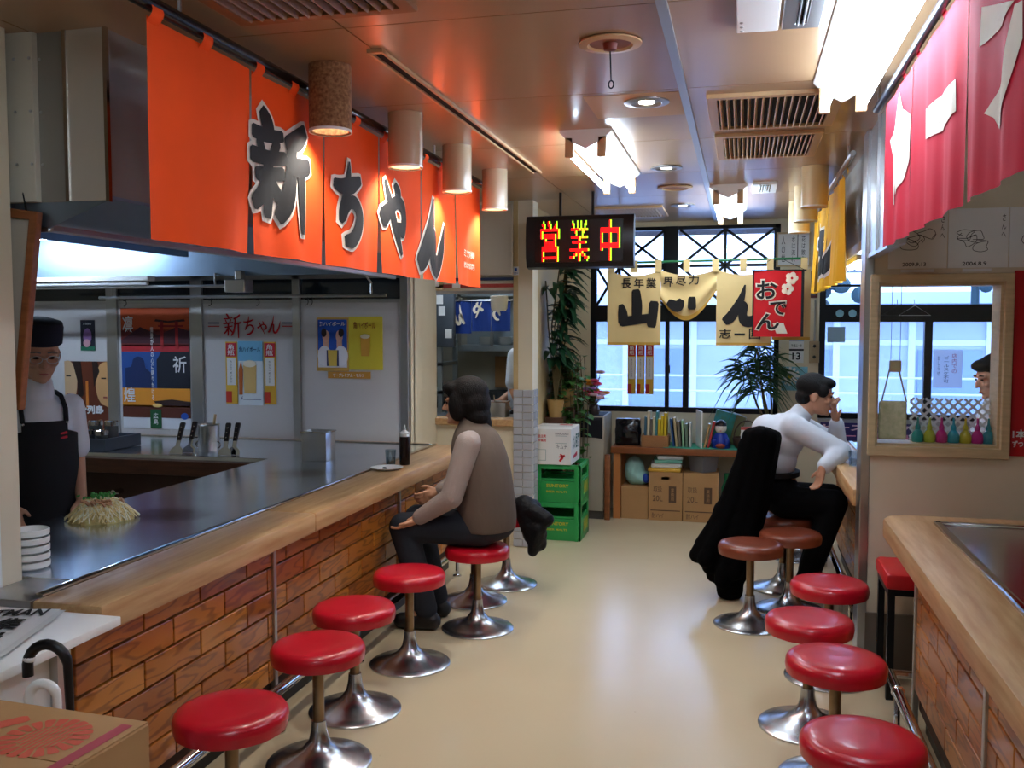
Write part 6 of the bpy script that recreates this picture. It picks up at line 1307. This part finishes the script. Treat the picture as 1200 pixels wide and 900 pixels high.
def hand(mb, w_, d, side, curl, thumb=1, s=1.0):
    """wrist, direction, sideways axis across the knuckles, finger curl; thumb leaves on +side*thumb"""
    w_ = Vector(w_); d = Vector(d).normalized(); side = Vector(side); side = (side - d*side.dot(d)).normalized(); n = d.cross(side)
    mb.cap(w_-d*.02, w_+d*.05*s, .024*s, .026*s)
    for k in (-1.5,-.5,.5,1.5): mb.cap(w_+d*.02*s+side*.009*k*s, w_+d*.085*s+side*.0185*k*s, .017*s, .0125*s)
    for k,L in ((-1.5,.058),(-.5,.074),(.5,.08),(1.5,.07)):
        if thumb < 0: k = -k
        p = w_+d*.085*s+side*.0195*k*s; a = 0
        for q, f in enumerate((.45,.32,.23)):
            a += curl*(.7 if q else .5); dd = d*math.cos(a)+n*math.sin(a)+side*.04*k*(1-q*.5); p2 = p+dd.normalized()*L*f*s; mb.cap(p,p2,.0092*s,.0085*s,10); p = p2
    p = w_+d*.025*s+side*thumb*.024*s; d1 = (d*.75+side*thumb*.75+n*.25).normalized(); p2 = p+d1*.042*s; mb.cap(p,p2,.013*s,.0105*s,10); d2 = (d*.95+side*thumb*.3+n*.4*min(1,curl+.3)).normalized(); mb.cap(p2,p2+d2*.03*s,.0105*s,.0085*s,10)
def limb(mb, pts, rs):
    for (a,b),(r0,r1) in zip(zip(pts[:-1],pts[1:]), zip(rs[:-1],rs[1:])): mb.cap(a,b,r0,r1)
def body(t, J, T, hands, skin=None, voxel=.0058):
    m = xf(head_mb(), T)
    m.cap(J['neck'], T @ Vector((-.015,0,-.06)), .056, .05); limb(m, [J['pelvis'],J['waist'],J['chest'],J['neck']], [.11,.1,.11,.06])
    m.cap(J['shL'],J['shR'],.05,.05)
    for s in 'LR':
        limb(m, [J['sh'+s],J['el'+s],J['wr'+s]], [.046,.037,.026]); limb(m, [J['hip'+s],J['kn'+s],J['an'+s],J['toe'+s]], [.075,.052,.036,.03])
        m.cap(J['pelvis'],J['hip'+s],.09,.08)
        h = hands[s]; hand(m, J['wr'+s], h[0], h[1], h[2], h[3], h[4] if len(h) > 4 else .95)
    return blob('body', m, skin or M['skin'], t, voxel, 3, .4)
def person(name, label, loc): return thing(name, label, 'person', loc)
def shoes(t, J, m, sh=.0):
    for s in 'LR':
        a, b = Vector(J['an'+s]), Vector(J['toe'+s]); d = (b-a); d.z = 0; d.normalize(); c = Vector((a.x,a.y,.03))
        mb = MB().cap(c-d*.03+V3(0,0,.016), c+d*.135+V3(0,0,.012), .05, .043).cap(c+V3(0,0,.02), a+V3(0,0,.04), .05, .052)
        mb.v = [(x,y,max(z,.001)) for x,y,z in mb.v]; blob('shoe', mb, m, t, .008, 2)

# woman seated at the long counter
P = person('person', 'seated woman in brown vest and beige sweater at the long counter', (-1.34,4.75,0))
J = dict(pelvis=V3(-1.30,4.75,.56), waist=V3(-1.31,4.75,.74), chest=V3(-1.35,4.76,.93), neck=V3(-1.385,4.77,1.06), shL=V3(-1.36,4.60,1.0), elL=V3(-1.43,4.54,.73), wrL=V3(-1.625,4.57,.605),
 shR=V3(-1.38,4.92,1.0), elR=V3(-1.50,4.97,.77), wrR=V3(-1.60,4.86,.70), hipL=V3(-1.34,4.67,.55), knL=V3(-1.725,4.63,.545), anL=V3(-1.605,4.64,.09), toeL=V3(-1.72,4.63,.035), hipR=V3(-1.34,4.83,.55), knR=V3(-1.725,4.86,.545), anR=V3(-1.62,4.87,.09), toeR=V3(-1.73,4.88,.035))
T = head_T((-1.435,4.775,1.195), PI+.08, .05, .98)
body(P, J, T, dict(L=((-.9,.1,-.5),(0,-1,0),.35,1), R=((-.8,-.5,-.35),(-.3,-.2,1),.7,1)))
face_bits(P, T, M['hairb'])
SWT = mat('beige_pink_sweater',(160,146,140),.9,bump=.35,bscale=160); VST = mat('brown_vest',(100,86,76),.9,noise=.15,nscale=8,bump=.25,bscale=30,stretch=(1,1,.5)); TRS = mat('charcoal_trousers',(34,38,48),.9,noise=.2,nscale=10)
m = MB()
for s in 'LR': limb(m, [J['sh'+s],J['el'+s],J['wr'+s]+(J['el'+s]-J['wr'+s])*.08], [.068,.058,.042])
m.cap(J['shL'],J['shR'],.065,.065).ell(J['chest'],(.12,.16,.15)).cap(J['neck']-V3(0,0,.03), J['neck']+V3(-.01,0,.035), .066,.062)
blob('sweater', m, SWT, P, .009, 4)
m = MB().loft([(-1.30,4.75,.535,.15,.185),(-1.30,4.75,.6,.155,.192),(-1.305,4.75,.72,.148,.182),(-1.325,4.755,.85,.148,.178),(-1.35,4.758,.96,.142,.168),(-1.365,4.765,1.04,.115,.135),(-1.38,4.768,1.085,.078,.085),(-1.385,4.77,1.115,.07,.074)])
blob('vest', m, VST, P, .009, 4)
m = MB()
for s in 'LR': limb(m, [J['hip'+s]+V3(.03,0,0),J['kn'+s],J['an'+s]+V3(.0,0,.02)], [.1,.078,.062])
m.ell((-1.29,4.75,.55),(.14,.18,.085)); m.v = [(x,y,max(z,.462) if x > -1.47 and z > .3 and False else z) for x,y,z in m.v]
blob('trousers', m, TRS, P, .011, 4); shoes(P, J, mat('black_leather',(16,16,18),.4))
HB_ = mat('dark_brown_hair',(15,11,10),.7,spec=.25,bump=.5,bscale=60,stretch=(4,4,.7))
m = xf(MB().ell((-.03,0,.055),(.115,.1,.095)).ell((-.06,0,-.0),(.09,.105,.1)).ell((-.075,.0,-.07),(.07,.1,.07)).ell((.05,0,.085),(.065,.085,.042)).ell((.02,.075,-.01),(.05,.03,.085)).ell((.02,-.075,-.01),(.05,.03,.085)).ell((-.1,-.03,-.12),(.045,.05,.055)), T)
blob('hair', m, HB_, P, .009, 2)
# her jacket over the stools
jk = thing('black_jacket', 'black padded jacket slumped over stool behind the woman', 'jacket', (-1.28,5.5,.45))
m = MB().ell((-1.36,5.54,.5),(.15,.12,.052)).cap((-1.26,5.46,.52),(-1.19,5.44,.36),.07,.075).cap((-1.22,5.5,.5),(-1.17,5.46,.3),.06,.05).cap((-1.2,5.42,.5),(-1.11,5.4,.46),.05,.045).cap((-1.16,5.4,.4),(-1.2,5.42,.26),.05,.035)
blob('shell', m, mat('black_padded',(9,9,13),.6,spec=.25,bump=1,bscale=26), jk, .012, 3)

# man leaning on the second counter
P = person('person', 'man in white shirt leaning on the counter edge with hand at chin', (.25,5.9,0))
J = dict(pelvis=V3(.24,5.9,.56), waist=V3(.22,5.9,.74), chest=V3(.25,5.9,.92), neck=V3(.345,5.9,1.075), shL=V3(.31,6.06,1.01), elL=V3(.575,6.06,.875), wrL=V3(.56,5.95,1.03), shR=V3(.30,5.74,1.01), elR=V3(.565,5.72,.876), wrR=V3(.455,5.56,.80),
 hipL=V3(.26,5.98,.55), knL=V3(.54,6.0,.56), anL=V3(.42,5.99,.1), toeL=V3(.54,6.0,.04), hipR=V3(.26,5.82,.55), knR=V3(.54,5.79,.56), anR=V3(.40,5.8,.1), toeR=V3(.52,5.79,.04))
T = head_T((.44,5.9,1.19), -.12, .18, .98)
body(P, J, T, dict(L=((-.25,-.15,1),(.3,-1,0),.6,1), R=((-.25,-.1,-1),(.5,-.8,0),.45,-1,.86)), None, .0055)
face_bits(P, T, M['hairb'])
SHT = mat('white_shirt',(216,222,232),.8,bump=.25,bscale=18); BLK = mat('black_trousers',(10,10,13),.9,spec=.2)
m = MB()
for s in 'LR': limb(m, [J['sh'+s],J['el'+s],J['wr'+s]+(J['el'+s]-J['wr'+s])*.12], [.075,.062,.046])
m.cap(J['shL'],J['shR'],.075,.075).ell((.245,5.9,.93),(.135,.185,.15),(0,.25,0)).ell((.21,5.9,.80),(.125,.165,.14)).ell((.16,5.9,.97),(.10,.15,.1)).cap(J['neck']-V3(.02,0,.04),J['neck']+V3(.005,0,.0),.075,.066)
blob('shirt', m, SHT, P, .01, 4)
m = MB().ell((.22,5.9,.60),(.135,.175,.13))
for s in 'LR': limb(m, [J['hip'+s],J['kn'+s],J['an'+s]], [.1,.082,.066])
blob('trousers', m, BLK, P, .011, 4); shoes(P, J, MATS['black_leather'])
MB().lathe([(.15,0),(.152,.03)], (0,0,0), 32).build('belt', M['ink'], P).matrix_local = wmat(P).inverted() @ Matrix.Translation((.215,5.9,.70)) @ Matrix.Diagonal((.9,1.14,1,1))
m = xf(MB().ell((-.03,0,.05),(.105,.088,.085)).ell((.04,0,.085),(.06,.075,.035)).ell((-.07,0,-.02),(.055,.08,.06)).ell((.035,.07,.035),(.035,.02,.04)).ell((.035,-.07,.035),(.035,.02,.04)), T)
blob('hair', m, M['hairb'], P, .008, 2)
# long black coat beside him
ck = thing('black_coat', 'long black coat hanging in folds beside the man in white shirt', 'coat', (-.02,5.61,0))
m = MB(); rr = random.Random(5)
for k in range(12):
    a = k/11; xt = .06+.13*a; xb_ = -.24+.27*a; y = 5.60+.06*math.sin(k*1.9); zt = .985-.05*abs(a-.45); m.cap((xt,y,zt),(xt*.55+xb_*.45,y,.55),.045,.055); m.cap((xt*.55+xb_*.45,y,.55),(xb_,y+.03*math.sin(k*2.7),.12+.05*abs(a-.6)+.05*(k%2)+(.1 if k < 3 else 0)),.05,.05)
m.ell((.09,5.62,.97),(.085,.08,.05)).cap((.15,5.59,.98),(.17,5.59,.9),.035,.03).cap((.05,5.61,.9),(-.05,5.61,.03),.07,.05).cap((-.06,5.61,.5),(-.05,5.61,.05),.10,.08)
m.v = [(x,y,max(z,.003)) for x,y,z in m.v]
blob('cloth_folds', m, mat('black_wool',(4,4,5),1,spec=.1,bump=.3,bscale=60), ck, .013, 3)

# cook standing inside the long counter
P = person('person', 'elderly cook in navy cap, glasses, white polo and black apron', (-3.13,3.74,0))
f_ = V3(.8,-.6,0); l_ = V3(.6,.8,0); B0 = V3(-3.23,3.76,0)
def Q(a,b,z): return B0+f_*a+l_*b+V3(0,0,z)
J = dict(pelvis=Q(-.02,0,.84), waist=Q(-.02,0,1.0), chest=Q(0,0,1.15), neck=Q(.03,0,1.31), shL=Q(.0,.15,1.22), elL=Q(.0,.17,.97), wrL=Q(.13,.15,.79), shR=Q(.0,-.165,1.22), elR=Q(.02,-.21,.97), wrR=Q(.17,-.16,.80), hipL=Q(-.02,.09,.82), knL=Q(.0,.1,.46), anL=Q(-.02,.1,.09), toeL=Q(.11,.12,.035), hipR=Q(-.02,-.09,.82), knR=Q(.0,-.1,.46), anR=Q(-.02,-.1,.09), toeR=Q(.11,-.12,.035))
T = head_T(Q(.07,0,1.475), math.atan2(-.62,.78), .28, 1.06)
body(P, J, T, dict(L=((.35,-.25,-.9),(.6,.8,0),.4,-1), R=((.5,-.3,-.8),(.6,.8,0),.4,1)), mat('cook_skin',(200,150,122),.5,noise=.1,nscale=14))
face_bits(P, T, mat('grey_hair',(110,108,106),.6))
m = MB()
for s in 'LR': limb(m, [J['sh'+s],J['sh'+s].lerp(J['el'+s],.8)], [.06,.064])
m.cap(J['shL']-V3(0,0,.005),J['shR']-V3(0,0,.005),.055,.055).ell(J['chest'],(.15,.15,.14)).ell(Q(-.01,0,.98),(.145,.145,.17)).ell(J['pelvis'],(.15,.15,.13)).cap(J['neck']-V3(0,0,.03),J['neck']+V3(0,0,.015),.07,.066)
blob('polo_shirt', m, mat('white_polo',(222,226,232),.85,bump=.2,bscale=20), P, .01, 4)
m = MB()
for s in 'LR': limb(m, [J['hip'+s],J['kn'+s],J['an'+s]], [.1,.075,.06])
blob('trousers', m, BLK, P, .013, 3); shoes(P, J, MATS['black_leather'])
APR = mat('black_apron',(17,17,22),.8)
def ap(a, z, ex=.0):
    r = .175 if z < 1.1 else .165-.06*(z-1.1); an = a*1.25
    if z > 1.1: an = a*.62
    return Q(-.01+ (r+ex)*math.cos(an)*(1.0 if z>.95 else 1.02), r*math.sin(an), z)
MB().grid(lambda u,v: ap(-1+2*u, .35+.72*v), 18, 12).build('apron', APR, P, ang=180); apo = bpy.data.objects['apron']; MB().grid(lambda u,v: ap((-1+2*u), 1.07+.05*v), 18, 2).build('apron_top', APR, apo, ang=180)
ab = MB().grid(lambda u,v: Q(-.01+.172*math.cos((-1+2*u)*.6), .172*math.sin((-1+2*u)*.6)*1.02, 1.05+.115*v), 12, 3); ab.build('apron_bib', APR, apo, ang=180)
for s in (-1,1):
    MB().tube([Q(.13,s*.093,1.16),Q(.115,s*.095,1.22),Q(.06,s*.09,1.275),Q(-.03,s*.085,1.29)],.011,8).build('strap', APR, apo)
    MB().ell(Q(.142,s*.093,1.155),(.007,.007,.007),(0,0,0),8,6).build('stud', M['chrome'], apo)
lo = MB(); stroke(lo, [(.06,1.105,.004),(.085,1.11,.006)], lambda a,b: Q(.166,a,b), (0,0,1,1)); stroke(lo, [(.06,1.085,.004),(.085,1.09,.006)], lambda a,b: Q(.166,a,b), (0,0,1,1)); lo.build('apron_mark', flat((190,30,50)), apo, smooth=False)
hat = MB().lathe([(.098,.045),(.104,.05),(.108,.12),(.102,.142),(.07,.152),(.001,.154)], (-.012,0,0), 32); xf(hat, T @ Matrix.Rotation(-.1,4,'Y') @ Matrix.Diagonal((1.02,.9,1,1))).build('cap', mat('navy_cap',(16,22,44),.85), P)
m = xf(MB().ell((-.06,0,-.01),(.052,.079,.06)), T); blob('hair', m, MATS['grey_hair'], P, .008, 2)
gl = xf(MB().tube([(.105,-.01,.008),(.107,.01,.008)],.0018,6), T).build('glasses', M['alu'], P)
for s in (-1,1):
    xf(MB().tube([(.104,s*.033+.024*math.cos(a*PI/10),.004+.017*math.sin(a*PI/10)) for a in range(21)],.0018,6), T).build('rim', M['alu'], gl); xf(MB().tube([(.104,s*.056,.008),(.02,s*.079,.006)],.0016,6), T).build('temple', M['alu'], gl)

# cook behind the second counter, seen through the show window
P = person('person', 'dark-haired cook bending behind the second counter, seen through show window', (1.62,6.0,0)); B0 = V3(1.585,6.02,0); f_ = V3(-.95,-.3,0); l_ = V3(.3,-.95,0)
J = dict(pelvis=Q(-.08,0,.84), waist=Q(-.05,0,.98), chest=Q(.02,0,1.08), neck=Q(.10,0,1.17), shL=Q(.05,.17,1.12), elL=Q(.12,.2,.95), wrL=Q(.2,.1,.92), shR=Q(.05,-.17,1.12), elR=Q(.12,-.2,.95), wrR=Q(.2,-.1,.92), hipL=Q(-.08,.09,.82), knL=Q(-.05,.1,.46), anL=Q(-.06,.1,.09), toeL=Q(.07,.1,.035), hipR=Q(-.08,-.09,.82), knR=Q(-.05,-.1,.46), anR=Q(-.06,-.1,.09), toeR=Q(.07,-.1,.035))
T = head_T(Q(.17,0,1.31), math.atan2(-.3,-.95), .3, 1.0); body(P, J, T, dict(L=((-.9,-.3,-.3),(0,1,0),.4,1), R=((-.9,.1,-.3),(0,1,0),.4,-1)), None, .007); face_bits(P, T, M['hairb'])
m = MB().cap(J['shL'],J['shR'],.075,.075).ell(J['chest'],(.14,.16,.14)).ell(J['waist'],(.14,.15,.16))
for s in 'LR': limb(m, [J['sh'+s],J['el'+s]], [.075,.065])
blob('shirt', m, SHT, P, .012, 4); m = MB().ell(J['pelvis'],(.14,.15,.12))
for s in 'LR': limb(m, [J['hip'+s],J['kn'+s],J['an'+s]], [.1,.075,.06])
blob('trousers', m, BLK, P, .014, 3); shoes(P, J, MATS['black_leather'])
blob('hair', xf(MB().ell((-.03,0,.05),(.105,.09,.085)).ell((.045,0,.085),(.06,.075,.035)).ell((-.07,0,-.02),(.05,.08,.06)), T), M['hairb'], P, .009, 2)

# kitchen worker half hidden by the column
P = person('person', 'kitchen worker in short-sleeved white shirt beside the serving opening', (-1.78,7.56,0)); B0 = V3(-1.775,7.56,0); f_ = V3(-1,0,0); l_ = V3(0,-1,0)
J = dict(pelvis=Q(0,0,.86), waist=Q(0,0,1.05), chest=Q(0,0,1.26), neck=Q(.0,0,1.43), shL=Q(.0,.17,1.36), elL=Q(.02,.2,1.1), wrL=Q(-.06,.3,.955), shR=Q(.0,-.17,1.36), elR=Q(.05,-.2,1.1), wrR=Q(.2,-.1,.98), hipL=Q(0,.09,.84), knL=Q(.02,.1,.46), anL=Q(0,.1,.09), toeL=Q(.12,.1,.035), hipR=Q(0,-.09,.84), knR=Q(.02,-.1,.46), anR=Q(0,-.1,.09), toeR=Q(.12,-.1,.035))
T = head_T(Q(-.05,0,1.57), PI, .2, 1.0); body(P, J, T, dict(L=((.05,-.8,-.08),(1,0,0),.2,1), R=((-.9,.1,-.3),(0,1,0),.4,-1)), None, .007); face_bits(P, T, M['hairb'])
m = MB().cap(J['shL'],J['shR'],.07,.07).ell(J['chest'],(.11,.16,.17)).ell(J['waist'],(.11,.15,.2)).ell(J['pelvis'],(.11,.15,.1))
for s in 'LR': limb(m, [J['sh'+s],J['sh'+s].lerp(J['el'+s],.8)], [.075,.07])
blob('shirt', m, SHT, P, .012, 4); m = MB()
for s in 'LR': limb(m, [J['hip'+s],J['kn'+s],J['an'+s]], [.1,.075,.06])
blob('trousers', m, BLK, P, .014, 3); shoes(P, J, MATS['black_leather'])
blob('hair', xf(MB().ell((-.03,0,.05),(.105,.09,.085)).ell((-.07,0,-.02),(.05,.08,.06)), T), M['hairb'], P, .01, 2)
